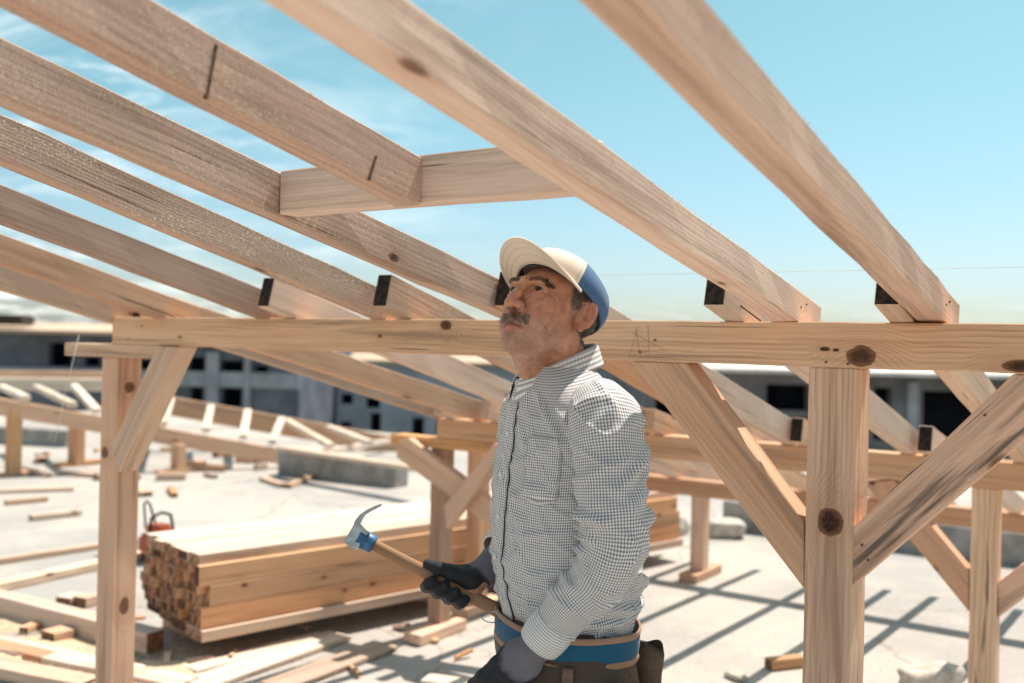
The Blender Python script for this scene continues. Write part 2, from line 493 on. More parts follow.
# right post with the big knot
tr = tnz(on_n(805, 540, N1))[0]
tr1 = tnz(on_n(849, 540, N1))[0]
PRW = 0.105
PR = tr
kp = tnz(on_n(830, 522, N1))
kz2 = tnz(on_n(826, 600, N1))
W_post = wood('pine_big_knot_post', density=0.0, ring=0.010, pith=(0.0, -0.13), light=(0.78, 0.535, 0.37), dark=(0.45, 0.245, 0.145),
              knots=[((kp[2], -0.055, (PR + PRW / 2) - kp[0]), (0.030, 0.05, 0.026), 0.97)])
timber('post', S(PR + PRW / 2, N1 + 0.055, 0.0), S(PR + PRW / 2, N1 + 0.055, BB1 - 0.001), 0.11, PRW, W_post, fr, up=T * -1)['label'] = 'pine post with one large dark knot'
timber('post', S(4.4, N1 + 0.055, 0.0), S(4.4, N1 + 0.055, BB1 - 0.001), 0.10, 0.10, W_std, fr, up=T * -1)

def brace(pix, n0, th, mats, name='brace', bevel=0.0025, zclip=None):
    pts = [on_n(x, y, n0) for x, y in pix]
    if zclip:
        for p in pts: p.z = min(p.z, zclip)
    lens = [((pts[(i + 1) % len(pts)] - pts[i]).length, i) for i in range(len(pts))]
    i = max(lens)[1]
    return prism(name, pts, N * th, mats, fr, bevel, xdir=pts[(i + 1) % len(pts)] - pts[i])
brace([(157, 345), (178, 345), (118, 473), (111, 446)], N1 - 0.012, 0.085, W_std, zclip=BB1 - 0.002)
brace([(631, 360), (686, 362), (804, 523), (804, 589)], N1 + 0.004, 0.075, wood('pine_brace', density=0.35, ring=0.013, pith=(0.03, -0.2), stain=0.15), zclip=BB1 - 0.001)
bR = brace([(849, 531), (1013, 374), (1098, 374), (851, 587)], N1 + 0.004, 0.08, wood('pine_stained_brace', stain=1.0, density=0.25, pith=(0.03, -0.1), ring=0.012, light=(0.74, 0.48, 0.32),
      knots=[((-0.3, 0, 0.01), (0.016, 0.05, 0.012), 0.5)]), zclip=BB1 - 0.001)
bR['label'] = 'brace with long dark grey stain streaks'

# --- first rafters (run from over the camera down on to the main beam)
RW = 0.056
NB = 0.28                                  # where the upper ends stop, over the camera's head
rafters = [  # (bottom left edge crosses the beam top here, and this picture point), material, end n
    ((915, 319.5), (577, 0), W_pale, N1 + 0.165),
    ((773, 321), (260, 0), W_pale, N1 + 0.165),
    ((619, 319), (0, 9.4), W_fuzz_light, None),
    ((500, 319), (0, 107), W_fuzz_light, N1 + 0.135),
    ((371, 319), (34, 180), W_fuzz, N1 + 0.135),
    ((258, 319), (0, 225), W_streak, N1 + 0.135),
    ((155, 319), (0, 266), W_left, N1 + 0.135),
    ((104, 322), (0, 291), W_grey, N1 + 0.135),
]
RINFO = []
for i, (a, bpx, mat, nend) in enumerate(rafters):
    RH = 0.070 if i < 2 else 0.084
    A = on_n(a[0], a[1], N1)
    ta = tnz(A)[0]
    B = on_t(bpx[0], bpx[1], ta)
    nb = tnz(B)[1]; sl = (B.z - A.z) / (nb - N1)     # dz/dn, negative
    RINFO.append((ta, A.z, sl))
    if i == 2:
        Q = on_t(396, 205, ta); nend = tnz(Q)[1]; NHEAD = nend
    def zb(n): return A.z + sl * (n - N1)
    d = (N + ZU * sl).normalized()
    upv = d.cross(T) * -1 if d.cross(T).z < 0 else d.cross(T)
    off = T * (RW / 2) + upv * (RH / 2)
    lift = max(0.0, BT1 + 0.001 - zb(N1 + 0.1)) if i != 2 else 0.0
    P0 = S(ta, NB, zb(NB)) + off; P1 = S(ta, nend, zb(nend)) + off
    ro = timber('rafter', P0, P1, RW, RH, [mat, W_std, M_endbrown], fr, end_mat=(1, 1), bevel=0.002, jit=0.0018)
    # torn sawn fibres along the upper arrises
    rf = random.Random(40 + i); bm = bmesh.new(); Lr = (P1 - P0).length
    for k in range(0 if i in (5, 6) else int(Lr * 230)):
        x = rf.uniform(0.01, Lr - 0.01)
        if rf.random() < 0.5: b0 = Vector((x, -RW / 2 + rf.uniform(0, 0.006), RH / 2 - 0.001)); dv = Vector((rf.uniform(-1, 1), rf.uniform(-0.7, 0.1), rf.uniform(0.2, 1)))
        else:
            zz = RH / 2 - abs(rf.gauss(0, 0.012)); b0 = Vector((x, -RW / 2 + 0.0004, zz)); dv = Vector((rf.uniform(-1, 1), -rf.uniform(0.15, 0.6), rf.uniform(-0.2, 0.9)))
        dv = dv.normalized() * rf.uniform(0.002, 0.0065); sd_ = Vector((dv.y, -dv.x, 0.3 * dv.z)).normalized() * 0.00055
        bm.faces.new([bm.verts.new(b0 - sd_), bm.verts.new(b0 + sd_), bm.verts.new(b0 + dv)])
    if len(bm.verts): tag(mesh_obj('splinters', bm, M_fibre, ro, ro.parent.matrix_basis @ ro.matrix_basis), kind='stuff')
    else: bm.free()
    if i == 2:
        for (pa_, pb_) in (((216, 45), (206, 99)), ((376, 156), (369, 180))):
            qa = on_t(*pa_, ta + RW); qb = on_t(*pb_, ta + RW)
            bm = bmesh.new(); ex = d * 0.0022
            vs = [bm.verts.new(q + T * o_ + e_) for o_ in (-0.004, 0.0018) for q in (qa, qb) for e_ in (ex, -ex)]
            for f_i in ((0, 1, 3, 2), (4, 6, 7, 5), (0, 4, 5, 1), (2, 3, 7, 6), (0, 2, 6, 4), (1, 5, 7, 3)): bm.faces.new([vs[q] for q in f_i])
            mesh_obj('saw_cut', bm, M_endbrown, ro)
RS = [r[2] for r in RINFO]
# saw cuts of the short rafter and header board between the rafters
t4 = RINFO[3][0] + RW; t2 = RINFO[1][0]
hb0 = on_n(283, 213, NHEAD + 0.004); hb1 = on_n(570, 190, NHEAD + 0.004)
zb_ = on_n(420, 203.5, NHEAD + 0.004).z
zt_ = on_n(420, 155, NHEAD + 0.004).z
hh = zt_ - zb_
timber('header', S(t4 + 0.002, NHEAD + 0.003 + 0.025, zb_ + hh / 2), S(t2 - 0.002, NHEAD + 0.003 + 0.025, zb_ + hh / 2), 0.05, hh, W_pale, fr)

# --- second rafters: lapped beside the first on the main beam, down to the middle beam
SLOPE2 = (B2T - BT1) / (N2 - N1)
NS = N1 - 0.115
seconds = []
def seg_rafter(t0, t1, n0, n1, z0, sl, mat, skew=0.0, ends=(1, 1), hgt=0.1):
    d = (N * (n1 - n0) + T * (t1 - t0) + ZU * (sl * (n1 - n0))).normalized()
    side = ZU.cross(d).normalized() * -1          # to the right (+t)
    upv = side.cross(d); 
    if upv.z < 0: upv = upv * -1
    off = side * 0.025 + upv * hgt / 2
    P0 = S(t0, n0, z0) + off; P1 = S(t1, n1, z0 + sl * (n1 - n0)) + off
    return timber('rafter', P0, P1, 0.05, hgt, [mat, M_end, W_std], fr, end_mat=ends, bevel=0.002, jit=0.0015)
sec = [((888, 318), 2.80, W_pale), ((703, 307), 2.415, W_pale), (None, 1.96, W_pale), ((494, 306), 1.70, W_warm), ((372, 309), 1.31, W_fuzz_light), ((257, 311), 0.87, W_pale), (None, 0.44, W_std), (None, 0.165, W_grey)]
TS0 = {2: 1.925, 6: 0.195, 7: 0.03}
for i, (pp, tend, mat) in enumerate(sec):
    if pp: ts = tnz(on_n(pp[0], pp[1], NS))[0]
    else: ts = TS0[i]
    if i == 0: ts = min(ts, RINFO[0][0] - 0.056)
    if i in (3, 4, 5): ts = max(ts, RINFO[i][0] + RW + 0.003)
    r_ = seg_rafter(ts, tend, NS if i not in TS0 else N1 + (0.004 if i == 2 else 0.06), N2 + 0.22, BT1 + 0.002 - SLOPE2 * 0.115 if i not in TS0 else BT1 + 0.002 + SLOPE2 * (0.0 if i == 2 else 0.06), SLOPE2, mat, ends=(1, 2), hgt=0.095)
    seconds.append((r_, ts, tend))
# nail half driven beside the second lap
bm = bmesh.new()
na = on_n(738, 304, N1 - 0.02); nb_ = on_n(761, 321, N1 - 0.012)
add_tube(bm, [na, na.lerp(nb_, 0.04), na.lerp(nb_, 0.045), nb_], [0.004, 0.004, 0.0018, 0.0018], 8)
mesh_obj('nail', bm, M_nail, seconds[1][0])

def nail_heads(owner, pix, n0):
    for (x, y) in pix:
        p = on_n(x, y, n0 - 0.0012)
        bm = bmesh.new(); bmesh.ops.create_cone(bm, cap_ends=True, segments=12, radius1=0.0030, radius2=0.0026, depth=0.003)
        mesh_obj('nail_head', bm, M_nail, owner, Matrix.Translation(p) @ N.to_track_quat('Z', 'Y').to_matrix().to_4x4())
nail_heads(bR, ((862, 545), (868, 560), (985, 415)), N1 + 0.004)
nail_heads(b1, ((826, 362), (848, 364), (640, 352), (655, 340), (128, 339), (142, 326)), N1)
bm = bmesh.new()
for a_, b_ in (((648, 325), (649, 359)), ((638, 326), (629, 357)), ((633, 333), (668, 352)), ((636, 330), (640, 357)), ((630, 356), (649, 351))):
    pa_, pb_ = on_n(*a_, N1 - 0.0004), on_n(*b_, N1 - 0.0004)
    add_tube(bm, [pa_, pb_], 0.0004, 5)
mesh_obj('pencil_marks', bm, plain('pencil_graphite', (0.34, 0.25, 0.19), 0.6), b1)
for tt_, zz_ in ((RINFO[0][0] + RW, 0.035), (RINFO[1][0] + RW, 0.03)):
    for dn in (0.02, 0.06):
        bm = bmesh.new(); bmesh.ops.create_cone(bm, cap_ends=True, segments=12, radius1=0.0030, radius2=0.0026, depth=0.003)
        mesh_obj('nail_head', bm, M_nail, b1, Matrix.Translation(S(tt_ + 0.001, N1 + dn, BT1 + zz_ + dn * 0.2)) @ T.to_track_quat('Z', 'Y').to_matrix().to_4x4())
# --- middle beam, its posts and braces
M_b2 = W_warm
B2L = tnz(on_n(437, 430, N2))[0]
timber('beam', S(B2L, N2 + 0.05, B2T - 0.05), S(5.2, N2 + 0.05, B2T - 0.05), 0.10, 0.10, wood('pine_middle_beam', density=0.8, light=(0.74, 0.49, 0.32), dark=(0.50, 0.29, 0.17)), fr)
pa = tnz(on_n(391, 440, N2))[0]; pb = tnz(on_n(492, 445, N2))[0]
timber('pad_plank', S(pa, N2 + 0.05, 0.953), S(pb, N2 + 0.05, 0.953), 0.11, 0.05, W_warm, fr)
tp = tnz(on_n(427, 600, N2))[0]
timber('post', S(tp + 0.04, N2 + 0.05, 0.05), S(tp + 0.04, N2 + 0.05, 0.926), 0.09, 0.08, W_streak, fr, up=T * -1)
bb = at_z(434, 631, 0.025)
timber('base_board', bb - N * 0.17, bb + N * 0.20, 0.11, 0.05, W_pale, fr)
brace([(444, 506), (493, 444), (514, 446), (446, 529)], N2 - 0.115, 0.05, W_pale, zclip=1.0)
brace([(398, 441), (408, 438), (545, 541), (540, 563), (396, 457)], N2 - 0.058, 0.05, W_std)
pq = at_z(464, 612, 0.0); tq, nq, _z = tnz(pq)
timber('post', S(tq + 0.045, nq + 0.045, 0.05), S(tq + 0.045, nq + 0.045, 0.975), 0.09, 0.09, W_warm, fr, up=T * -1)
timber('base_board', S(tq + 0.045, nq - 0.1, 0.025), S(tq + 0.045, nq + 0.25, 0.025), 0.11, 0.05, W_pale, fr)
tr2 = tnz(on_n(969, 600, N2))[0]; tr3 = tnz(on_n(996, 600, N2))[0]
timber('post', S(tr2 + 0.045, N2 + 0.05, 0.0), S(tr2 + 0.045, N2 + 0.05, B2T - 0.101), 0.09, 0.09,
       wood('pine_streaked_post', stain=0.5, ring=0.018, density=0.0, dark=(0.36, 0.21, 0.12)), fr, up=T * -1)
brace([(864, 483), (893, 479), (969, 571), (969, 612)], N2 + 0.015, 0.07, W_warm, zclip=B2T - 0.101)
brace([(998, 583), (1110, 487), (1150, 487), (998, 618)], N2 + 0.015, 0.07, W_stain, zclip=B2T - 0.101)
# short offcut nailed by the right post
# --- third rafters and lower beam
SLOPE3 = (B3T - B2T) / (N3 - N2)
thirds = [2.52, 2.06, 1.78, 1.38, 0.95, 0.52, 0.24, 2.87, 3.3, 3.75]
for k, tt in enumerate(thirds):
    ends_px = {0: (917, 447), 1: (789, 438)}
    ts = tt
    if k in ends_px: ts = tnz(on_n(*ends_px[k], N2 - 0.10))[0]
    seg_rafter(ts, tt + (0.03 if k > 1 else 0.02), N2 - 0.10, N3 + 0.75, B2T + 0.002 - SLOPE3 * 0.10, SLOPE3, (W_pale, W_std, W_pale, W_std)[k % 4], ends=(1 if k < 2 else 2, 2), hgt=0.095)  # tails run past the lower beam, extra length added for longer ground shadows
for tt in (3.2, 3.65):
    seg_rafter(tt, tt, NS, N2 + 0.22, BT1 + 0.002 - SLOPE2 * 0.115, SLOPE2, W_pale, ends=(1, 2), hgt=0.095)
    seg_rafter(tt + 0.06, tt + 0.06, NB, N1 + 0.1, BT1 + 0.003 + 0.21 * (N1 - NB), -0.21, W_pale, ends=(2, 2), hgt=0.1)
timber('beam', S(0.13, N3 + 0.05, B3T - 0.05), S(5.2, N3 + 0.05, B3T - 0.05), 0.10, 0.10, W_warm, fr)
t3 = tnz(on_n(690, 540, N3))[0]
for tt, xx in ((t3 + 0.045, 0), (3.35, 1), (4.9, 1)):
    timber('post', S(tt, N3 + 0.05, 0.05), S(tt, N3 + 0.05, B3T - 0.101), 0.09, 0.09, W_std if not xx else W_warm, fr, up=T * -1)
    timber('base_board', S(tt, N3 - 0.13, 0.025), S(tt, N3 + 0.28, 0.025), 0.12, 0.05, W_warm, fr)
# upper beam over the camera carrying the rafters' upper ends
zu = min(RINFO[i][1] + RINFO[i][2] * (NB + 0.1 - N1) for i in (0, 1, 3, 4, 5, 6)) 
timber('beam', S(-0.3, NB + 0.09, zu - 0.052), S(4.6, NB + 0.09, zu - 0.052), 0.10, 0.10, W_std, fr)
for tt in (-0.2, 4.4):
    timber('post', S(tt, NB + 0.09, 0.0), S(tt, NB + 0.09, zu - 0.103), 0.10, 0.10, W_std, fr, up=T * -1)
ORD = ['first', 'second', 'third', 'fourth', 'fifth', 'sixth', 'seventh', 'eighth', 'ninth', 'tenth']
# ------------------------------------------------------------------ timber stack
SP = at_z(205, 642, 0.10)                       # near corner, underside
SQ = at_z(681, 546, 0.10)
SX = (SQ - SP); SX.z = 0; SLEN = SX.length; SX.normalize()
SY = Vector((-SX.y, SX.x, 0))                   # across the stack, away to the left
W_stackside = [wood('stack_pine', light=(0.72, 0.45, 0.265), dark=(0.52, 0.28, 0.14), density=1.2),
               wood('stack_pine_orange', light=(0.70, 0.42, 0.235), dark=(0.50, 0.26, 0.125), density=1.2),
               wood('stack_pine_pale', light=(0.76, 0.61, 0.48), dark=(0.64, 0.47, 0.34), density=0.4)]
ENDS = [plain('weathered_end_%d' % i, c, 0.95, 0.55, 30, bump=0.6) for i, c in enumerate([(0.20, 0.095, 0.055), (0.12, 0.058, 0.036), (0.26, 0.135, 0.08), (0.075, 0.038, 0.026), (0.32, 0.18, 0.11)])]
rs = random.Random(3)
NCOL, TW, TH = 13, 0.0512, 0.094
COLW = ['front column', 'second column', 'third column', 'fourth column', 'fifth column', 'sixth column', 'middle column', 'sixth from back', 'fifth from back', 'fourth from back', 'third from back', 'second from back', 'rearmost column']
COLW = ['in the front column', 'second from the front', 'third from the front', 'fourth from the front', 'fifth from the front', 'sixth from the front', 'in the middle', 'sixth from the back', 'fifth from the back', 'fourth from the back', 'third from the back', 'second from the back', 'at the back edge']
ROWW = ['lowest', 'second lowest', 'third lowest', 'third highest', 'second highest', 'highest']
def stick(y0, z0, tw, th, mat, lab):
    P0 = SP + SX * (rs.uniform(-0.04, 0.02) + 0.01) + SY * (y0 + tw / 2); P0.z = z0 + th / 2
    P1 = SP + SX * (SLEN + rs.uniform(-0.03, 0.03)) + SY * (y0 + tw / 2); P1.z = P0.z
    o = timber('stacked_timber', P0, P1, tw - 0.002, th - 0.0015, [mat, rs.choice(ENDS)], end_mat=(1, 1), jit=0.0006, seg=6)
    tag(o, lab, 'timber', 'timbers stacked in the long pile')
for row in range(3):
    stick(0.012 + 0.004 * (row == 2), 0.155 + row * TH, TW, TH, W_stackside[row % 2], '%s broad side board on the front of the long timber stack' % ['lowest', 'middle', 'upper'][row])
for row in range(6):
    for col in range(1, NCOL):
        stick(0.012 + col * TW, 0.155 + row * TH / 2, TW, TH / 2, rs.choice(W_stackside[:2]), 'square batten in the %s row of the stack end, %s' % (ROWW[row], COLW[col]))
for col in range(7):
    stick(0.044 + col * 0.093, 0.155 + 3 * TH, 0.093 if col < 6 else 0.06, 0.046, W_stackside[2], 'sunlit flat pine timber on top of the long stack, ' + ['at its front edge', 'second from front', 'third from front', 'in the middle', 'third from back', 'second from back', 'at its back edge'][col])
# wide bottom boards sticking out a little
for k in range(4):
    P0 = SP + SX * (-0.02 + 0.015 * k) + SY * (-0.012 + k * 0.172 + 0.085); P0.z = 0.127
    P1 = P0 + SX * (SLEN + 0.03)
    o = timber('bottom_board', P0, P1, 0.168, 0.050, [W_stackside[2 if k == 0 else 1], ENDS[4] if k == 0 else ENDS[k]], end_mat=(1, 1), seg=6)
    tag(o, 'wide pine board at the bottom of the long stack, %s from its front' % ORD[k], 'board', 'boards under the timber stack')
for k, (f, lab) in enumerate(((0.16, 'wooden bearer block in the shadow under the dark end of the timber stack'), (1.47, 'pine bearer block under the front edge of the timber stack beside the hammer'), (2.75, 'wooden bearer block under the far right end of the timber stack'))):
    c = SP + SX * f + SY * (0.30 if f < 0.5 else 0.0); c.z = 0.05
    o = timber('bearer_block', c, c + SY * (0.38 if f < 0.5 else 0.68), 0.10, 0.099, [W_std, W_pale], end_mat=(1, 1))
    tag(o, lab, 'bearer block')

# ------------------------------------------------------------------ chainsaw behind the stack
M_or = plain('orange_plastic', (0.42, 0.085, 0.03), 0.5, 0.1, 10, spec=0.5)
M_bk = plain('black_rubber_pouch_shade', (0.02, 0.02, 0.022), 0.55, 0.3, 30)
M_steel = plain('bright_steel', (0.55, 0.56, 0.57), 0.35, 0.15, 40, metal=0.9)
c0 = at_z(157, 561, 0.0)
cs = empty('chainsaw', c0, 'orange chainsaw with black loop handles standing behind the end of the timber stack', 'chainsaw')
Mcs = Matrix.Translation(c0 + Vector((0, 0, 0))) @ Matrix.Rotation(math.atan2(SX.y, SX.x) + 1.9, 4, 'Z') @ Matrix.Scale(0.86, 4)
def cs_bm(fn, name, mat, parent=cs):
    b_ = bmesh.new(); fn(b_); return mesh_obj(name, b_, mat, parent, Mcs)
def f_(b_):
    add_box(b_, (-0.17, -0.09, 0.06), (0.12, 0.09, 0.21)); add_box(b_, (-0.10, -0.075, 0.21), (0.08, 0.075, 0.28))
    bmesh.ops.bevel(b_, geom=list(b_.edges), offset=0.025, segments=2, affect='EDGES')
cs_bm(f_, 'body', M_or)
cs_bm(lambda b_: add_tube(b_, [(-0.02, -0.11, 0.10), (-0.03, -0.12, 0.24), (-0.035, -0.09, 0.34), (-0.035, 0.0, 0.37), (-0.03, 0.09, 0.34), (-0.02, 0.10, 0.24)], 0.012), 'front_handle', M_bk)
cs_bm(lambda b_: add_tube(b_, [(0.05, -0.03, 0.26), (0.09, 0, 0.42), (0.12, 0, 0.44), (0.15, 0, 0.42), (0.13, 0, 0.24)], 0.009), 'hand_guard', M_bk)
cs_bm(lambda b_: add_tube(b_, [(-0.15, 0, 0.2), (-0.27, 0, 0.22), (-0.36, 0, 0.15), (-0.33, 0, 0.07), (-0.16, 0, 0.08)], 0.018), 'rear_handle', M_bk)
def f_(b_):
    vs = []
    for (x, z) in ((0.10, 0.075), (0.50, 0.085), (0.535, 0.12), (0.50, 0.155), (0.10, 0.165)):
        vs.append((x, z))
    a = [b_.verts.new((x, 0.06, z)) for x, z in vs]; bq = [b_.verts.new((x, 0.068, z)) for x, z in vs]
    b_.faces.new(a); b_.faces.new(list(reversed(bq)))
    for i in range(5): b_.faces.new((a[i], bq[i], bq[(i + 1) % 5], a[(i + 1) % 5]))
cs_bm(f_, 'guide_bar', M_steel)
cs_bm(lambda b_: add_box(b_, (-0.12, -0.06, 0.0), (0.10, 0.06, 0.062)), 'base', M_bk)

# ------------------------------------------------------------------ loose timber on the slab
def loose(name, a, b_, w_, h_, mat, label, cat, ends=(1, 1), z=0.0, flip=1, group=None, emat=None):
    """a,b: picture points of the near lower edge of a timber lying on the slab"""
    A = at_z(a[0], a[1], z); B = at_z(b_[0], b_[1], z)
    X = (B - A).normalized(); Yv = ZU.cross(X) * flip
    off = Yv * w_ / 2 + ZU * (h_ / 2 + 0.001)
    o = timber(name, A + off, B + off, w_, h_, [W_stackside[2] if mat is W_pale else mat, emat or M_endbrown], end_mat=ends)
    tag(o, label, cat, group)
    return o
loose('loose_timber', (-60, 601), (146, 656), 0.10, 0.10, W_pale, 'thick square pine timber lying behind the left post with its brown end near the stack', 'timber', emat=ENDS[0])
loose('loose_board', (-120, 629), (176, 693), 0.14, 0.028, W_pale, 'pale pine board on the ground, rearmost of the three long ones at lower left', 'board')
loose('loose_board', (-120, 652), (150, 706), 0.10, 0.035, W_pale, 'pale pine board on the ground, middle one of the three at lower left', 'board')
loose('loose_board', (-120, 656), (78, 697), 0.12, 0.05, W_std, 'thick pine board at the very bottom left corner in front of the others', 'board')
loose('loose_board', (-100, 580), (108, 548), 0.06, 0.035, W_std, 'thin pine batten crossing the ground behind the left post, farther of the two', 'board')
loose('loose_board', (-90, 612), (180, 552), 0.10, 0.045, W_pale, 'pine board running behind the left post towards the chainsaw, nearer of the two', 'board')
loose('loose_board', (-10, 494), (74, 491), 0.14, 0.03, W_pale, 'single pale board lying flat on the bare slab at far left', 'board')
loose('offcut', (54, 645), (74, 640), 0.11, 0.05, W_warm, 'small square pine offcut lying in front of the thick timber at left', 'offcut')
loose('offcut', (70, 606), (86, 601), 0.10, 0.04, W_pale, 'small pale offcut left of the left post behind the thick timber', 'offcut')
loose('offcut', (86, 608), (100, 604), 0.10, 0.05, W_std, 'pine offcut half hidden behind the left post', 'offcut')
loose('offcut', (772, 671), (806, 667), 0.06, 0.045, W_warm, 'pine wedge offcut lying on the slab left of the big knot post', 'offcut', emat=M_endbrown)
loose('loose_board', (420, 690), (490, 700), 0.10, 0.04, W_pale, 'pale board end at the bottom edge in front of the man', 'board', emat=W_pale)
rl = random.Random(11)
for i, (px, py) in enumerate([(180, 466), (194, 470), (236, 462), (246, 462), (156, 480), (160, 452), (255, 470), (120, 455), (95, 480), (40, 462), (215, 457)]):
    a_ = rl.uniform(-1, 1)
    c = at_z(px, py, 0.0)
    d = Vector((math.cos(a_), math.sin(a_), 0)); L = rl.uniform(0.12, 0.4)
    o = timber('offcut', c + ZU * 0.035, c + d * L + ZU * 0.035, rl.uniform(0.06, 0.12), 0.066, [rl.choice([W_pale, W_std, W_warm]), M_endbrown], end_mat=(1, 1))
    tag(o, 'small pine offcut among the scattered pieces below the unfinished frame at far left', 'offcut', 'offcuts scattered below the far frame')
for i, (px, py) in enumerate([(20, 470), (48, 455), (60, 474), (110, 470), (95, 452), (5, 505), (140, 462), (205, 476), (262, 480), (288, 488), (170, 490), (300, 478), (130, 490), (228, 449), (30, 520)]):
    a_ = rl.uniform(-1.5, 1.5)
    c = at_z(px, py, 0.0); d = Vector((math.cos(a_), math.sin(a_), 0)); L = rl.uniform(0.15, 0.9)
    o = timber('offcut', c + ZU * 0.02, c + d * L + ZU * 0.02, rl.uniform(0.04, 0.11), 0.038, [rl.choice([W_pale, W_std, W_warm, W_grey]), M_endbrown], end_mat=(1, 1))
    tag(o, 'small pine offcut among the scattered pieces below the unfinished frame at far left', 'offcut', 'offcuts scattered below the far frame')
loose('loose_board', (-60, 640), (40, 664), 0.09, 0.03, W_warm, 'narrow orange pine board between the thick timber and the long boards at left', 'board')
loose('loose_board', (196, 676), (330, 640), 0.10, 0.022, W_pale, 'thin pale board lying on the dusty slab in front of the timber stack', 'board')
loose('offcut', (118, 676), (138, 681), 0.06, 0.03, W_std, 'pine offcut at the bottom edge right of the left post', 'offcut')
loose('offcut', (28, 634), (44, 627), 0.05, 0.03, W_std, 'tiny pine offcut left of the small square block', 'offcut')
loose('loose_board', (205, 693), (352, 640), 0.16, 0.02, W_pale, 'wide pale board flat on the slab between the stack and the hammer, left of two', 'board')
loose('loose_board', (285, 694), (398, 650), 0.15, 0.02, W_grey, 'greyed flat board on the slab below the hammer, right of two', 'board')
for i, (px, py, L, w_) in enumerate([(168, 655, .22, .03), (186, 664, .12, .05), (236, 652, .16, .02), (420, 640, .10, .03), (350, 668, .14, .02), (110, 622, .18, .03), (16, 660, .15, .04), (300, 627, .12, .03), (395, 628, .08, .05), (225, 668, .09, .04), (178, 641, .2, .015), (455, 660, .1, .02)]):
    a_ = rl.uniform(-1.5, 1.5); c = at_z(px, py, 0.0); d = Vector((math.cos(a_), math.sin(a_), 0))
    o = timber('wood_scrap', c + ZU * 0.009, c + d * L + ZU * (0.009 + 0.01 * (i % 3)), w_, 0.016, [rl.choice([W_pale, W_std, W_warm]), M_endbrown], end_mat=(1, 1))
    tag(o, 'small thin wood scrap lying on the slab around the near end of the timber stack', 'wood scrap', 'wood scraps near the stack')
def mound(px, py, r, h, seed):
    c = at_z(px, py); bm = bmesh.new(); n_ = 18; rings = []
    for j in range(9):
        q = j / 8.0
        ring = []
        for i in range(n_):
            a = 6.28319 * i / n_
            k = 1 + 0.35 * mnoise.noise(Vector((math.cos(a) * 1.5, math.sin(a) * 1.5, seed)))
            p = Vector((math.cos(a) * r * q * k, math.sin(a) * r * q * k * 0.8, 0))
            p.z = h * (1 - q * q) * (1 + 0.5 * mnoise.noise(Vector((p.x * 14, p.y * 14, seed)))) - 0.004 * q
            ring.append(bm.verts.new(p))
        rings.append(ring)
    for a, b_ in zip(rings, rings[1:]):
        for i in range(n_): bm.faces.new((a[i], a[(i + 1) % n_], b_[(i + 1) % n_], b_[i]))
    bmesh.ops.remove_doubles(bm, verts=rings[0], dist=1e-5); bmesh.ops.recalc_face_normals(bm, faces=bm.faces)
    return bm, Matrix.Translation(c)
M_sawdust = plain('sawdust', (0.60, 0.46, 0.32), 0.95, 0.3, 120, bump=1.0)
for (px, py, r, h, seed, lab) in ((160, 674, 0.26, 0.030, 1.0, 'low heap of pale sawdust at the foot of the left post'), (30, 650, 0.34, 0.020, 4.0, 'thin drift of sawdust between the boards at lower left'), (36, 618, 0.30, 0.018, 7.0, 'sawdust drift behind the thick timber at far left')):
    bm, M = mound(px, py, r, h, seed)
    tag(mesh_obj('sawdust', bm, M_sawdust, None, M, smooth=True), lab, 'sawdust', None, 'stuff')
# pale broken slab piece at the lower right
def rock(name, c, r, seed, mat, label, cat):
    bm = bmesh.new(); bmesh.ops.create_icosphere(bm, subdivisions=3, radius=1)
    for v in bm.verts:
        n_ = v.co.normalized()
        k = 1 + 0.35 * mnoise.noise(n_ * 1.3 + Vector((seed, 0, 0))) + 0.08 * mnoise.noise(n_ * 5 + Vector((seed, 3, 0)))
        q = Vector((max(-.72, min(.72, n_.x * k)), max(-.75, min(.75, n_.y * k)), max(-.6, min(.62, n_.z * k))))
        v.co = Vector((q.x * r[0], q.y * r[1], q.z * r[2] + 0.55 * r[2]))
    M = Matrix.Translation(c) @ Matrix.Rotation(seed, 4, 'Z')
    return tag(mesh_obj(name, bm, mat, None, M, smooth=True), label, cat)
M_rock = plain('pale_limestone', (0.50, 0.45, 0.39), 0.95, 0.25, 14, bump=0.6)
rock('stone_block', at_z(930, 690), (0.09, 0.20, 0.085), 5.2, M_rock, 'pale rough stone block lying on the slab left of the far right post', 'stone')
rock('stone', at_z(736, 678), (0.07, 0.045, 0.02), 2.1, M_rock, 'small flat white chip of stone beside the pine wedge', 'stone')
rock('stone', at_z(668, 532), (0.16, 0.2, 0.12), 1.1, M_rock, 'pale lump of rubble at the right end of the timber stack', 'stone')
rock('stone', at_z(722, 535), (0.22, 0.2, 0.10), 3.1, M_rock, 'low pile of pale rubble behind the short post', 'stone')
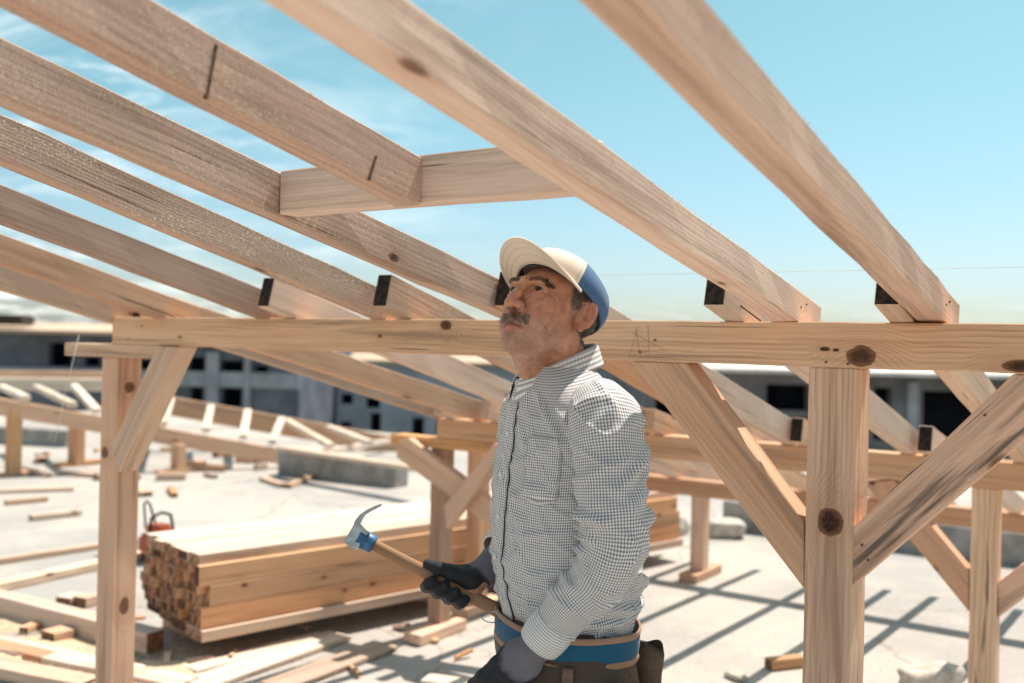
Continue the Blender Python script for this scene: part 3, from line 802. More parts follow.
# sawdust and shavings
def shavings(name, spots, n, mat, label):
    bm = bmesh.new(); rr = random.Random(5)
    for (px, py, rad, cnt) in spots:
        c = at_z(px, py)
        for _ in range(cnt):
            a = rr.uniform(0, 6.28); q = rad * math.sqrt(rr.random())
            p = c + Vector((math.cos(a) * q, math.sin(a) * q, rr.uniform(0.001, 0.012)))
            L = rr.uniform(0.004, 0.016); wv = rr.uniform(0.0008, 0.0025)
            d = Vector((rr.uniform(-1, 1), rr.uniform(-1, 1), rr.uniform(-.35, .35))).normalized() * L
            s = d.cross(Vector((rr.uniform(-.5, .5), rr.uniform(-.5, .5), 1))).normalized() * wv
            m_ = p + d * 0.5 + Vector((0, 0, rr.uniform(0, 0.003)))
            vs = [bm.verts.new(p - s), bm.verts.new(p + s), bm.verts.new(m_ + s), bm.verts.new(m_ - s), bm.verts.new(p + d + s), bm.verts.new(p + d - s)]
            bm.faces.new((vs[0], vs[1], vs[2], vs[3])); bm.faces.new((vs[3], vs[2], vs[4], vs[5]))
    return tag(mesh_obj(name, bm, mat), label, 'wood shavings', None, 'stuff')
M_shav = plain('wood_shaving', (0.62, 0.45, 0.28), 0.85, 0.25, 90)
shavings('wood_shavings', [(150, 668, 0.28, 2600), (60, 655, 0.35, 2000), (215, 640, 0.22, 1500), (290, 668, 0.3, 350), (20, 628, 0.3, 1500), (120, 610, 0.25, 500), (700, 640, 0.9, 250), (880, 640, 0.8, 220), (380, 640, 0.6, 150)], 0, M_shav, 'pale sawdust and wood shavings scattered over the slab around the timber')

# ------------------------------------------------------------------ concrete upstand at the slab's edge
def kerb(name, a, b_, hgt, depth, label, cap=None):
    A = at_z(a[0], a[1]); B = at_z(b_[0], b_[1])
    X = (B - A).normalized(); Yv = ZU.cross(X)
    if Yv.y < 0: Yv = -Yv
    o = timber(name, A + Yv * depth / 2 + ZU * (hgt / 2 - 0.01), B + Yv * depth / 2 + ZU * (hgt / 2 - 0.01), depth, hgt, M_conc, bevel=0.01, jit=0.004)
    tag(o, label, 'concrete kerb')
    return o, A, B, Yv
kerb('concrete_kerb', (277, 474), (395, 488), 0.26, 0.22, 'low grey concrete upstand behind the timber stack left of the hammer')
kerb('concrete_kerb', (722, 529), (1090, 575), 0.24, 0.25, 'low grey concrete upstand at right behind the short post and knot post')
kerb('concrete_kerb', (-40, 441), (66, 447), 0.22, 0.22, 'grey concrete upstand at far left behind the unfinished frame')
A = on_n(287, 449, 7.1); B = on_n(412, 467, 7.1)
zt = 0.29
A2 = at_z(282, 448, zt); B2 = at_z(420, 469, zt)
o = timber('loose_board', A2, B2, 0.14, 0.04, [W_pale, W_pale]); tag(o, 'pale sunlit board lying along the top of the concrete upstand', 'board')

# ------------------------------------------------------------------ second unfinished frame at far left
FN1, FN2 = 5.56, 6.7
p_f = at_z(14, 475)
ff = empty('unfinished_roof_frame', p_f, 'low unfinished timber frame with slanting sunlit rungs at far left behind the post', 'timber frame'); ff['kind'] = 'thing'
def pxtimber(name, a, b_, na, nb, w_, h_, mat, parent, lab=None):
    A = on_n(a[0], a[1], na); B = on_n(b_[0], b_[1], nb)
    o = timber(name, A, B, w_, h_, mat, parent)
    if lab: o['label'] = lab
    return o
W_f = wood('far_frame_pine', light=(0.72, 0.44, 0.26), dark=(0.54, 0.30, 0.16), density=0.5)
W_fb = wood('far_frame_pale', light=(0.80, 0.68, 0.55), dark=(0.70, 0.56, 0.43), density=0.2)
def dtimber(name, a, da, b_, db, w_, h_, mat, lab=None):
    o = timber(name, at_depth(*a, da), at_depth(*b_, db), w_, h_, mat, ff)
    if lab: o['label'] = lab
    return o
d1 = lambda x: 10.1 + 1.2 * x / 280.0
d2 = lambda x: 12.3 + 0.7 * x / 280.0
dtimber('beam', (-70, 394), d1(-70), (300, 460), d1(300), 0.10, 0.17, W_f)
dtimber('beam', (160, 404), d2(160), (400, 447), d2(400), 0.08, 0.24, W_f)
dtimber('beam', (-80, 374), 14.5, (108, 375), 14.5, 0.12, 0.10, W_f)
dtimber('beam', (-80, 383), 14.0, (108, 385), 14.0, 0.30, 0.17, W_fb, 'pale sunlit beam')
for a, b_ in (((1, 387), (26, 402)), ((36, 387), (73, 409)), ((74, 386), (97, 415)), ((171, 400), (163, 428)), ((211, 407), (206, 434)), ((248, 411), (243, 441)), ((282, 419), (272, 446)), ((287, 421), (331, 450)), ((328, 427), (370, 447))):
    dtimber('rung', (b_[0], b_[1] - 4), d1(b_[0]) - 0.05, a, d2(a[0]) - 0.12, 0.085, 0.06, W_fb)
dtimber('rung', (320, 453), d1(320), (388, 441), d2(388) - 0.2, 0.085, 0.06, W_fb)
for (px, py, zt, mat) in ((13, 476, 0.68, W_f), (76, 465, 0.50, W_warm), (178, 472, 0.30, W_f), (-60, 480, 0.75, W_f)):
    c = at_z(px, py)
    timber('post', c, c + ZU * zt, 0.11, 0.12 if px != 76 else 0.16, mat, ff, up=T * -1)
    timber('base_board', c - N * 0.25 + ZU * 0.02, c + N * 0.3 + ZU * 0.02, 0.13, 0.04, W_warm, ff)

# ------------------------------------------------------------------ buildings across the way
def building(name, label, d0, px0, px1, ytop, wins, wall_mat, fascia=None, yaw=0.0, depth=12.0, extra=None, base=-7.0, pier_px=()):
    """facade at depth d0 between two picture columns; wins: picture rectangles"""
    A = at_depth(px0, 345, d0); B = at_depth(px1, 345, d0 + yaw)
    A.z = B.z = 0
    X = (B - A); L = X.length; X.normalize(); Yv = ZU.cross(X)
    nrm_ = Yv; c_ = nrm_.dot(A)
    def loc(x, y):
        p = at_plane(x, y, nrm_, c_); return ((p - A).dot(X), p.z)
    ztop = loc((px0 + px1) / 2, ytop)[1]
    rects = []
    for (x0, y0, x1, y1) in wins:
        a = loc(x0, y1); b = loc(x1, y0)
        rects.append((max(0.05, a[0]), max(base + 0.3, a[1]), min(L - 0.05, b[0]), min(ztop - 0.15, b[1])))
    M = Matrix((X, Yv, ZU)).transposed().to_4x4(); M.translation = A
    e = empty(name, A, label, 'building'); e['kind'] = 'thing'
    e.location = A + ZU * base
    xs = sorted({0.0, L} | {r[0] for r in rects} | {r[2] for r in rects})
    zs = sorted({base, ztop} | {r[1] for r in rects} | {r[3] for r in rects})
    bm = bmesh.new(); V = {}
    def v(x, y, z):
        k = (round(x, 4), round(y, 4), round(z, 4))
        if k not in V: V[k] = bm.verts.new(k)
        return V[k]
    def hole(xm, zm):
        return any(r[0] < xm < r[2] and r[1] < zm < r[3] for r in rects)
    RD = 0.45
    for i in range(len(xs) - 1):
        for j in range(len(zs) - 1):
            x0, x1, z0, z1 = xs[i], xs[i + 1], zs[j], zs[j + 1]
            if x1 - x0 < 1e-3 or z1 - z0 < 1e-3: continue
            if not hole((x0 + x1) / 2, (z0 + z1) / 2):
                bm.faces.new((v(x0, 0, z0), v(x1, 0, z0), v(x1, 0, z1), v(x0, 0, z1)))
                for (xa, za, xb, zb, h) in ((x0, z0, x0, z1, hole(x0 - 1e-3, (z0 + z1) / 2)), (x1, z0, x1, z1, hole(x1 + 1e-3, (z0 + z1) / 2)), (x0, z0, x1, z0, hole((x0 + x1) / 2, z0 - 1e-3)), (x0, z1, x1, z1, hole((x0 + x1) / 2, z1 + 1e-3))):
                    if h: bm.faces.new((v(xa, 0, za), v(xb, 0, zb), v(xb, RD, zb), v(xa, RD, za)))
    for q in (((0, 0), (0, depth)), ((L, 0), (L, depth)), ((0, depth), (L, depth))):
        (xa, ya), (xb, yb) = q
        bm.faces.new((v(xa, ya, base), v(xb, yb, base), v(xb, yb, ztop), v(xa, ya, ztop)))
    bm.faces.new((v(0, 0, ztop), v(L, 0, ztop), v(L, depth, ztop), v(0, depth, ztop)))
    bmesh.ops.recalc_face_normals(bm, faces=bm.faces)
    mesh_obj('wall', bm, wall_mat, e, M)
    for r in rects:
        bm = bmesh.new(); add_box(bm, (r[0] - 0.02, RD - 0.02, r[1] - 0.02), (r[2] + 0.02, RD + 0.06, r[3] + 0.02))
        mesh_obj('window', bm, M_dark, e, M)
    for (x0, x1, y0, y1, mat, pr) in pier_px:
        a = loc(x0, y1); b = loc(x1, y0)
        bm = bmesh.new(); add_box(bm, (a[0], -pr, a[1]), (b[0], -0.004, b[1]))
        mesh_obj('pier', bm, mat, e, M)
    if fascia:
        y0, y1, mat, ov = fascia
        za = loc((px0 + px1) / 2, y1)[1]; zb = loc((px0 + px1) / 2, y0)[1]
        za = max(za, ztop + 0.004); rb = 6.0
        zb = CAM_Z + (zb - CAM_Z) * (d0 + rb) / d0
        bm = bmesh.new(); vs = add_box(bm, (-0.3, -ov, za), (L + 0.3, depth + 0.3, za + 0.12))
        for q in vs:
            if q.co.y > 0: q.co.y = rb; q.co.z += zb - za
        mesh_obj('roof', bm, mat, e, M)
    return e, M, L, loc
M_dark = plain('dark_opening', (0.007, 0.008, 0.011), 0.9, 0.5, 0.8, spec=0.0)
M_wallblue = plain('raw_concrete_wall', (0.115, 0.13, 0.16), 0.9, 0.3, 0.7)
M_wallpale = plain('pale_blue_wall', (0.34, 0.40, 0.46), 0.9, 0.2, 0.6)
M_wallgrey = plain('grey_block_wall', (0.15, 0.155, 0.17), 0.9, 0.3, 0.7)
M_pier = plain('concrete_pier', (0.30, 0.33, 0.37), 0.9, 0.2, 0.9)
M_rooftan = plain('tan_roof_boards', (0.55, 0.40, 0.29), 0.85, 0.25, 1.5, stretch=(0.3, 1, 1))
M_roofpale = plain('pale_roof_edge', (0.72, 0.68, 0.64), 0.85, 0.15, 1.2)
wl = [(48, 343, 72, 366), (84, 357, 100, 366), (137, 360, 152, 379), (137, 384, 152, 420), (188, 357, 205, 373), (190, 379, 203, 404), (221, 361, 243, 373), (221, 380, 242, 407), (-40, 345, -10, 368), (0, 376, 20, 400), (255, 366, 268, 374)]
bl = building('concrete_building', 'dark blue grey concrete building with black openings at left behind the shelter', 36, -170, 300, 334, wl, M_wallblue, fascia=(326, 334, M_rooftan, 0.5),
              pier_px=[(205, 220, 352, 470, M_pier, 0.18), (243, 252, 352, 470, M_pier, 0.18), (152, 162, 352, 470, M_pier, 0.15), (-170, 300, 373.5, 378, M_pier, 0.10)])
hx = at_depth(6, 325, 37.2); 
bm = bmesh.new(); hz0 = bl[3](6, 326)[1]
add_box(bm, (bl[3](-30, 320)[0], 0.4, hz0 + 0.05), (bl[3](15, 320)[0], 1.6, hz0 + 0.42)); bmesh.ops.bevel(bm, geom=list(bm.edges), offset=0.08, segments=2, affect='EDGES')
mesh_obj('roof_box', bm, plain('dark_tank', (0.05, 0.035, 0.03), 0.8), bl[0], bl[1])
wp = [(301, 390, 330, 412), (341, 394, 353, 404), (366, 398, 380, 408), (370, 413, 381, 433), (340, 422, 351, 431), (412, 418, 424, 436), (436, 420, 448, 436), (470, 405, 490, 425)]
building('pale_building', 'pale blue rendered building with small dark windows between grey building and shelter', 44, 318, 700, 366, wp, M_wallpale, fascia=(360, 366, M_rooftan, 0.4))
wr = [(690, 388, 700, 420), (766, 385, 809, 410), (822, 388, 862, 440), (873, 388, 892, 440), (922, 392, 982, 442), (993, 392, 1040, 442), (1060, 392, 1110, 440), (640, 390, 680, 430), (766, 418, 809, 440)]
building('long_grey_building', 'long grey building with pale roof edge and wide black openings behind the shelter at right', 31, 655, 1290, 378, wr, M_wallgrey, fascia=(366, 377.5, M_roofpale, 0.7),
         pier_px=[(716, 726, 380, 470, M_pier, 0.15), (905, 917, 382, 470, M_pier, 0.15), (985, 991, 384, 470, M_pier, 0.15), (812, 818, 381, 470, M_pier, 0.15)])

# ------------------------------------------------------------------ mason's lines
bm = bmesh.new(); add_tube(bm, [at_depth(596, 275.5, 2.9), at_depth(1100, 265.5, 2.3)], 0.0006, 6)
tag(mesh_obj('string_line', bm, M_string), 'thin white mason line stretched above the main beam at right', 'string')
bm = bmesh.new(); add_tube(bm, [at_depth(79, 335, 3.72), at_depth(66, 390, 3.72), at_depth(55, 441, 3.74)], 0.0011, 6)
tag(mesh_obj('string_line', bm, M_string), 'short white string hanging from the left end of the shelter', 'string')
# ================================================================== the man
# ---- a small signed-distance modeller (numpy) with surface nets
def smin(a, b, k):
    h = np.clip(0.5 + 0.5 * (b - a) / k, 0, 1)
    return b * (1 - h) + a * h - k * h * (1 - h)
class Field:
    def __init__(self, xs, ys, zs):
        self.x, self.y, self.z = [np.asarray(q, np.float32) for q in (xs, ys, zs)]
        self.v = np.full((len(xs), len(ys), len(zs)), 0.3, np.float32)
    def blk(self, lo, hi):
        s = []
        for q, a, b in zip((self.x, self.y, self.z), lo, hi):
            i = max(0, int(np.searchsorted(q, a)) - 1); j = min(len(q), int(np.searchsorted(q, b)) + 1)
            s.append(slice(i, max(j, i + 1)))
        return tuple(s)
    def put(self, fn, lo, hi, k=0.01, cut=False):
        m = k + 0.012
        s = self.blk([a - m for a in lo], [b + m for b in hi])
        X = self.x[s[0]][:, None, None]; Y = self.y[s[1]][None, :, None]; Z = self.z[s[2]][None, None, :]
        d = fn(X, Y, Z)
        self.v[s] = -smin(-self.v[s], d, k) if cut else smin(self.v[s], d, k)
    def ell(self, c, r, k=0.01, cut=False, R=None):
        c = np.array(c, np.float32); r = np.array(r, np.float32)
        Rm = np.array(R if R is not None else np.eye(3), np.float32)
        def fn(X, Y, Z):
            x, y, z = X - c[0], Y - c[1], Z - c[2]
            q = [x * Rm[0, i] + y * Rm[1, i] + z * Rm[2, i] for i in range(3)]
            k0 = np.sqrt(sum((q[i] / r[i]) ** 2 for i in range(3))); k1 = np.sqrt(sum((q[i] / r[i] ** 2) ** 2 for i in range(3))) + 1e-6
            return k0 * (k0 - 1) / k1
        e = np.sqrt(((Rm * r) ** 2).sum(1))
        self.put(fn, c - e, c + e, k, cut)
    def cap(self, a, b, ra, rb, k=0.01, cut=False):
        a = np.array(a, np.float32); b = np.array(b, np.float32); ab = b - a; L2 = float((ab ** 2).sum()) + 1e-9
        def fn(X, Y, Z):
            x, y, z = X - a[0], Y - a[1], Z - a[2]
            t = np.clip((x * ab[0] + y * ab[1] + z * ab[2]) / L2, 0, 1)
            return np.sqrt((x - ab[0] * t) ** 2 + (y - ab[1] * t) ** 2 + (z - ab[2] * t) ** 2) - (ra + (rb - ra) * t)
        r = max(ra, rb)
        self.put(fn, np.minimum(a, b) - r, np.maximum(a, b) + r, k, cut)
    def chain(self, pts, rads, k=0.008):
        for i in range(len(pts) - 1): self.cap(pts[i], pts[i + 1], rads[i], rads[i + 1], k)
    def nets(self):
        v = self.v; neg = v < 0
        nx, ny, nz = v.shape
        cnt = np.zeros((nx - 1, ny - 1, nz - 1), np.uint8)
        for i in (0, 1):
            for j in (0, 1):
                for k in (0, 1): cnt += neg[i:nx - 1 + i, j:ny - 1 + j, k:nz - 1 + k]
        cells = np.argwhere((cnt > 0) & (cnt < 8))
        idx = np.full(cnt.shape, -1, np.int32); idx[tuple(cells.T)] = np.arange(len(cells))
        acc = np.zeros((len(cells), 3)); num = np.zeros(len(cells))
        ax = (self.x, self.y, self.z)
        corners = [(i, j, k) for i in (0, 1) for j in (0, 1) for k in (0, 1)]
        for p in corners:
            for d in range(3):
                if p[d] == 0:
                    q = list(p); q[d] = 1
                    A = cells + p; B = cells + q
                    va = v[tuple(A.T)]; vb = v[tuple(B.T)]
                    m = (va < 0) != (vb < 0)
                    t = va[m] / (va[m] - vb[m])
                    P = np.stack([ax[e][A[m][:, e]] for e in range(3)], 1).astype(float)
                    P[:, d] += t * (ax[d][B[m][:, d]] - ax[d][A[m][:, d]])
                    acc[m] += P; num[m] += 1
        verts = acc / num[:, None]
        quads = []
        for d in range(3):
            e1, e2 = (d + 1) % 3, (d + 2) % 3
            sl = [slice(1, n - 1) for n in v.shape]; sl2 = list(sl)
            sl[d] = slice(0, v.shape[d] - 1); sl2[d] = slice(1, v.shape[d])
            a = neg[tuple(sl)]; b = neg[tuple(sl2)]
            off = np.array([0 if i == d else 1 for i in range(3)])
            for flip in (False, True):
                m = np.argwhere((a & ~b) if not flip else (~a & b)) + off
                if not len(m): continue
                u1 = np.eye(3, dtype=int)[e1]; u2 = np.eye(3, dtype=int)[e2]
                f = np.stack([idx[tuple((m - u1 - u2).T)], idx[tuple((m - u2).T)], idx[tuple(m.T)], idx[tuple((m - u1).T)]], 1)
                quads.append(f[:, ::-1] if flip else f)
        f = np.concatenate(quads)
        return verts, f[(f >= 0).all(1)]
def rng(lo, hi, step): return list(np.arange(lo, hi + step * 0.5, step))
def grid_axis(lo, flo, fhi, hi, fine, coarse):
    a = rng(flo, fhi, fine)
    b = list(np.arange(flo - coarse, lo - coarse, -coarse))[::-1]; c = list(np.arange(a[-1] + coarse, hi + coarse, coarse))
    return b + a + c
def np_mesh(name, verts, faces, mats, parent, M, attrs=None, uvs=None, mat_idx=None, smooth=True):
    me = bpy.data.meshes.new(name)
    me.from_pydata([tuple(v) for v in verts], [], [tuple(int(i) for i in f) for f in faces])
    for m in (mats if isinstance(mats, (list, tuple)) else [mats]): me.materials.append(m)
    me.polygons.foreach_set('use_smooth', [smooth] * len(me.polygons))
    if mat_idx is not None: me.polygons.foreach_set('material_index', [int(i) for i in mat_idx])
    for k, arr in (attrs or {}).items():
        at = me.attributes.new(k, 'FLOAT', 'POINT'); at.data.foreach_set('value', np.asarray(arr, np.float32))
    if uvs is not None:
        ul = me.uv_layers.new(name='uv')
        li = np.empty(len(me.loops), np.int32); me.loops.foreach_get('vertex_index', li)
        uv = np.asarray(uvs, np.float32)[li] if len(uvs) == len(me.vertices) else np.asarray(uvs, np.float32)
        ul.data.foreach_set('uv', uv.ravel())
    me.update()
    o = link(bpy.data.objects.new(name, me))
    return put(o, M, parent)

# ---- frames: man (a forward, l to his left, z up) and head
MC = Vector((0.112, 1.985, 0))
MF = Vector((-0.952, -0.306, 0)).normalized(); ML = Vector((-MF.y, MF.x, 0))
MM = Matrix((MF, ML, ZU)).transposed().to_4x4(); MM.translation = MC
MMi = MM.inverted()
def mw(p): return MM @ Vector(p)
def wm(P): return MMi @ P
TH_, PH_ = R_(45), R_(24)
hf0 = Vector((-math.sin(TH_), -math.cos(TH_), 0)); hl = Vector((-hf0.y, hf0.x, 0))
hf = hf0 * math.cos(PH_) + ZU * math.sin(PH_); hu = ZU * math.cos(PH_) - hf0 * math.sin(PH_)
def fwarp(a): return np.where(a > 0.035, 0.035 + (a - 0.035) * 0.82, a)
EYE = Vector((float(fwarp(0.083)), 0.032, 0.004))
HP = at_depth(540, 290, 1.886) - (hf * EYE.x + hl * EYE.y + hu * EYE.z)
HM = Matrix((hf, hl, hu)).transposed().to_4x4(); HM.translation = HP
HMi = HM.inverted()
def hw(p): return HM @ Vector(p)
def m2h(p): return tuple(HMi @ mw(p))

man = empty('person', MC, 'older man in checked shirt, blue and cream cap and work gloves, looking up', 'person')

# joints in the man frame
SHL, ELL = (0.0, 0.185, 1.345), (-0.018, 0.225, 1.105)
WRL = tuple(wm(at_depth(541, 641, 1.83)))
SHR, ELR = (0.0, -0.185, 1.345), (-0.035, -0.235, 1.10)
WRR = tuple(wm(at_depth(487, 570, 2.08)))

# ---- skin: one continuous body, modelled on a grid that is fine round the head
B = Field(grid_axis(-0.90, -0.125, 0.150, 0.36, 0.0019, 0.012), grid_axis(-0.42, -0.098, 0.098, 0.42, 0.0019, 0.012), grid_axis(-1.62, -0.165, 0.128, 0.15, 0.0019, 0.012))
def bcap(a, b, ra, rb, k=0.03): B.cap(m2h(a), m2h(b), ra, rb, k)
# trunk and limbs (under the clothes)
bcap((0, 0, 0.90), (0.01, 0, 1.12), 0.105, 0.11, 0.05); bcap((0, -0.06, 0.92), (0, 0.06, 0.92), 0.09, 0.09, 0.05)
bcap((0.0, -0.07, 1.27), (0.0, 0.07, 1.27), 0.09, 0.09, 0.05); bcap((0, -0.12, 1.315), (0, 0.12, 1.315), 0.04, 0.04, 0.03)
for S_, E_, W_ in ((SHL, ELL, WRL), (SHR, ELR, WRR)):
    bcap((S_[0], S_[1] * 0.98, S_[2] - 0.035), E_, 0.040, 0.036, 0.03); bcap(E_, W_, 0.038, 0.027, 0.02)
    d = (Vector(W_) - Vector(E_)).normalized(); bcap(W_, tuple(Vector(W_) + d * 0.05), 0.024, 0.024, 0.01)
for s in (-1, 1):
    bcap((0, s * 0.085, 0.86), (0.01, s * 0.10, 0.48), 0.078, 0.052, 0.04); bcap((0.01, s * 0.10, 0.48), (-0.02, s * 0.105, 0.09), 0.05, 0.035, 0.02)
    bcap((-0.03, s * 0.105, 0.05), (0.15, s * 0.125, 0.04), 0.035, 0.03, 0.02)
# neck
nb = (-0.005, 0, 1.36)
B.cap((-0.028, 0, -0.045), m2h(nb), 0.052, 0.060, 0.016)
B.cap((0.028, 0, -0.098), m2h((0.055, 0, 1.375)), 0.030, 0.034, 0.02)
for s in (-1, 1): B.cap((-0.03, s * 0.05, -0.05), m2h((0.045, s * 0.02, 1.37)), 0.014, 0.014, 0.014)
# skull, face, jaw
B.ell((-0.020, 0, 0.028), (0.098, 0.076, 0.070), 0.01)
B.ell((0.030, 0, -0.020), (0.066, 0.062, 0.080), 0.02)
B.ell((0.036, 0, -0.076), (0.050, 0.049, 0.038), 0.02)
B.ell((0.074, 0, -0.101), (0.022, 0.026, 0.020), 0.018)
for s in (-1, 1):
    B.ell((-0.002, s * 0.052, -0.058), (0.030, 0.013, 0.030), 0.02)
    B.ell((0.058, s * 0.047, -0.016), (0.026, 0.018, 0.017), 0.018)
    B.ell((0.062, s * 0.036, -0.055), (0.024, 0.020, 0.028), 0.02)            # cheek
    B.ell((0.100, s * 0.033, 0.007), (0.0175, 0.0215, 0.0125), 0.010, cut=True)   # socket
    B.ell((0.040, s * 0.078, 0.035), (0.03, 0.012, 0.025), 0.02, cut=True)      # temple
B.cap((0.0905, -0.038, 0.0215), (0.096, 0, 0.0195), 0.0085, 0.010, 0.009); B.cap((0.0905, 0.038, 0.0215), (0.096, 0, 0.0195), 0.0085, 0.010, 0.009)
for s in (-1, 1):
    B.ell((0.0815, s * 0.033, 0.005), (0.0142, 0.0150, 0.0125), 0.004)          # lids
    B.cap((0.090, s * 0.020, -0.006), (0.086, s * 0.044, -0.0075), 0.0045, 0.004, 0.004)
    B.cap((0.0945, s * 0.018, -0.0135), (0.084, s * 0.048, -0.0150), 0.0022, 0.0014, 0.005, cut=True)   # bag under the eye
    B.ell((0.094, s * 0.0335, 0.0030), (0.012, 0.0140, 0.0026), 0.0020, cut=True)
# nose
B.cap((0.096, 0, 0.014), (0.113, 0, -0.016), 0.0085, 0.0105, 0.008)
B.cap((0.113, 0, -0.016), (0.1215, 0, -0.036), 0.0105, 0.0130, 0.006)
for s in (-1, 1):
    B.ell((0.1075, s * 0.0155, -0.0385), (0.0125, 0.0075, 0.0095), 0.005)
    B.ell((0.1165, s * 0.0080, -0.0500), (0.0062, 0.0036, 0.0055), 0.003, cut=True)
# mouth
B.ell((0.080, 0, -0.064), (0.021, 0.033, 0.024), 0.014)
B.cap((0.0945, -0.020, -0.0655), (0.1020, 0, -0.0630), 0.0040, 0.0050, 0.005); B.cap((0.0945, 0.020, -0.0655), (0.1020, 0, -0.0630), 0.0040, 0.0050, 0.005)
B.cap((0.0920, -0.017, -0.0795), (0.0985, 0, -0.0790), 0.0042, 0.0052, 0.005); B.cap((0.0920, 0.017, -0.0795), (0.0985, 0, -0.0790), 0.0042, 0.0052, 0.005)
for s in (-1, 1):
    B.cap((0.1065, 0, -0.0708), (0.0930, s * 0.026, -0.0770), 0.0030, 0.0022, 0.003, cut=True)
    B.cap((0.1055, s * 0.0245, -0.042), (0.0885, s * 0.0380, -0.074), 0.0048, 0.0030, 0.006, cut=True)    # fold beside the nose
    B.cap((0.0900, s * 0.0350, -0.078), (0.0780, s * 0.0370, -0.098), 0.0032, 0.0020, 0.006, cut=True)
    for dz in (-0.007, 0.000, 0.008): B.cap((0.076, s * 0.0535, 0.004 + dz * 0.6), (0.060, s * 0.0640, 0.002 + dz * 2.1), 0.0020, 0.0012, 0.003, cut=True)
    B.cap((0.050, s * 0.066, -0.030), (0.058, s * 0.056, -0.062), 0.0036, 0.0022, 0.008, cut=True)
B.cap((0.099, -0.014, -0.0885), (0.099, 0.014, -0.0885), 0.003, 0.003, 0.008, cut=True)
for z_ in (0.040, 0.052): B.cap((0.087, -0.03, z_), (0.087, 0.03, z_), 0.0024, 0.0024, 0.004, cut=True)
for s in (-1, 1): B.cap((0.103, s * 0.005, 0.020), (0.099, s * 0.006, 0.034), 0.0022, 0.0014, 0.004, cut=True)
for k_ in range(3): B.cap((0.060 - 0.012 * k_, 0.036 + 0.004 * k_, -0.118 - 0.012 * k_), (0.010 - 0.012 * k_, 0.060, -0.112 - 0.020 * k_), 0.0026, 0.0014, 0.006, cut=True)
# ears
for s in (-1, 1):
    Re = np.array(Matrix.Rotation(s * -0.38, 3, 'Z') @ Matrix.Rotation(-0.18, 3, 'Y'))
    B.ell((-0.020, s * 0.0795, -0.002), (0.0195, 0.0075, 0.0325), 0.004, R=Re)
    B.ell((-0.012, s * 0.0745, -0.010), (0.013, 0.010, 0.020), 0.008)
    B.ell((-0.0155, s * 0.0885, 0.001), (0.0125, 0.0075, 0.0215), 0.0025, cut=True, R=Re)
    B.cap((-0.0165, s * 0.0845, 0.014), (-0.0215, s * 0.0840, -0.014), 0.0032, 0.0036, 0.003)
    B.ell((-0.010, s * 0.0860, -0.010), (0.0065, 0.010, 0.0085), 0.003, cut=True)
    B.ell((-0.0115, s * 0.0805, -0.0335), (0.0085, 0.0055, 0.0090), 0.004)
    B.cap((-0.004, s * 0.0780, -0.007), (-0.005, s * 0.0790, -0.014), 0.004, 0.004, 0.003)
hv, hq = B.nets()
# smooth per-vertex normals for hair placement
def vnormals(v, q):
    n = np.cross(v[q[:, 2]] - v[q[:, 0]], v[q[:, 3]] - v[q[:, 1]])
    out = np.zeros_like(v)
    for i in range(4): np.add.at(out, q[:, i], n)
    return out / (np.linalg.norm(out, axis=1, keepdims=True) + 1e-12)
hn = vnormals(hv, hq)
def sst(x, a, b): 
    t = np.clip((x - a) / (b - a), 0, 1); return t * t * (3 - 2 * t)
A_, L_, Z_ = hv[:, 0].copy(), np.abs(hv[:, 1]), hv[:, 2]
inhead = (Z_ > -0.17) & (A_ > -0.14)
hv[:, 0] = np.where(inhead & (hv[:, 2] > -0.16), fwarp(hv[:, 0]), hv[:, 0])
lip = (sst(-Z_, 0.0600, 0.0640) * sst(Z_, -0.0885, -0.0845) * sst(A_, 0.088, 0.097) * sst(-L_, -0.026, -0.019)) * inhead
beard = np.clip(sst(-Z_, 0.030, 0.062) * sst(A_, -0.004, 0.02) * sst(Z_, -0.150, -0.115) * (1 - lip), 0, 1)
beard *= np.clip(1 - sst(A_, 0.055, 0.075) * sst(Z_, -0.062, -0.045) , 0, 1)
beard = np.maximum(beard, sst(L_, 0.060, 0.066) * sst(A_, -0.005, 0.004) * sst(-A_, -0.022, -0.012) * sst(Z_, -0.05, -0.03) * (Z_ < 0.06)) * inhead
lim = np.where(Z_ > 0.018, 0.016, -0.034)
scalp = (sst(lim - A_, -0.008, 0.004) * sst(Z_, -0.055, -0.035) * (1 - sst(L_, 0.0760, 0.0785) * (A_ > -0.045))) * inhead
scalp = np.maximum(scalp, sst(L_, 0.058, 0.062) * sst(-A_, -0.026, -0.016) * sst(A_, -0.004, 0.002) * sst(Z_, -0.006, 0.008) * inhead)
lash_mouth_shade = 0.45 * np.exp(-(((Z_ - (0.0210 + 0.10 * (L_ - 0.02) * (L_ < 0.036) - 0.28 * (L_ - 0.036) * (L_ >= 0.036))) / 0.0035) ** 2)) * sst(L_, 0.009, 0.015) * sst(-L_, -0.053, -0.047) * (A_ > 0.055) * inhead
lash_mouth_shade = np.maximum(lash_mouth_shade, 0.9 * np.exp(-((Z_ + 0.0712 + 0.22 * L_) / 0.0016) ** 2) * (L_ < 0.027) * (A_ > 0.085) * inhead)  # mouth slit: its crease shade painted as a dark line in the skin
lash_mouth_shade = lash_mouth_shade + 0.8 * np.exp(-(((L_ - 0.0335) / 0.0140) ** 4 + ((Z_ - 0.0066 + 18 * (L_ - 0.0335) ** 2) / 0.0013) ** 2)) * (A_ > 0.082) * inhead
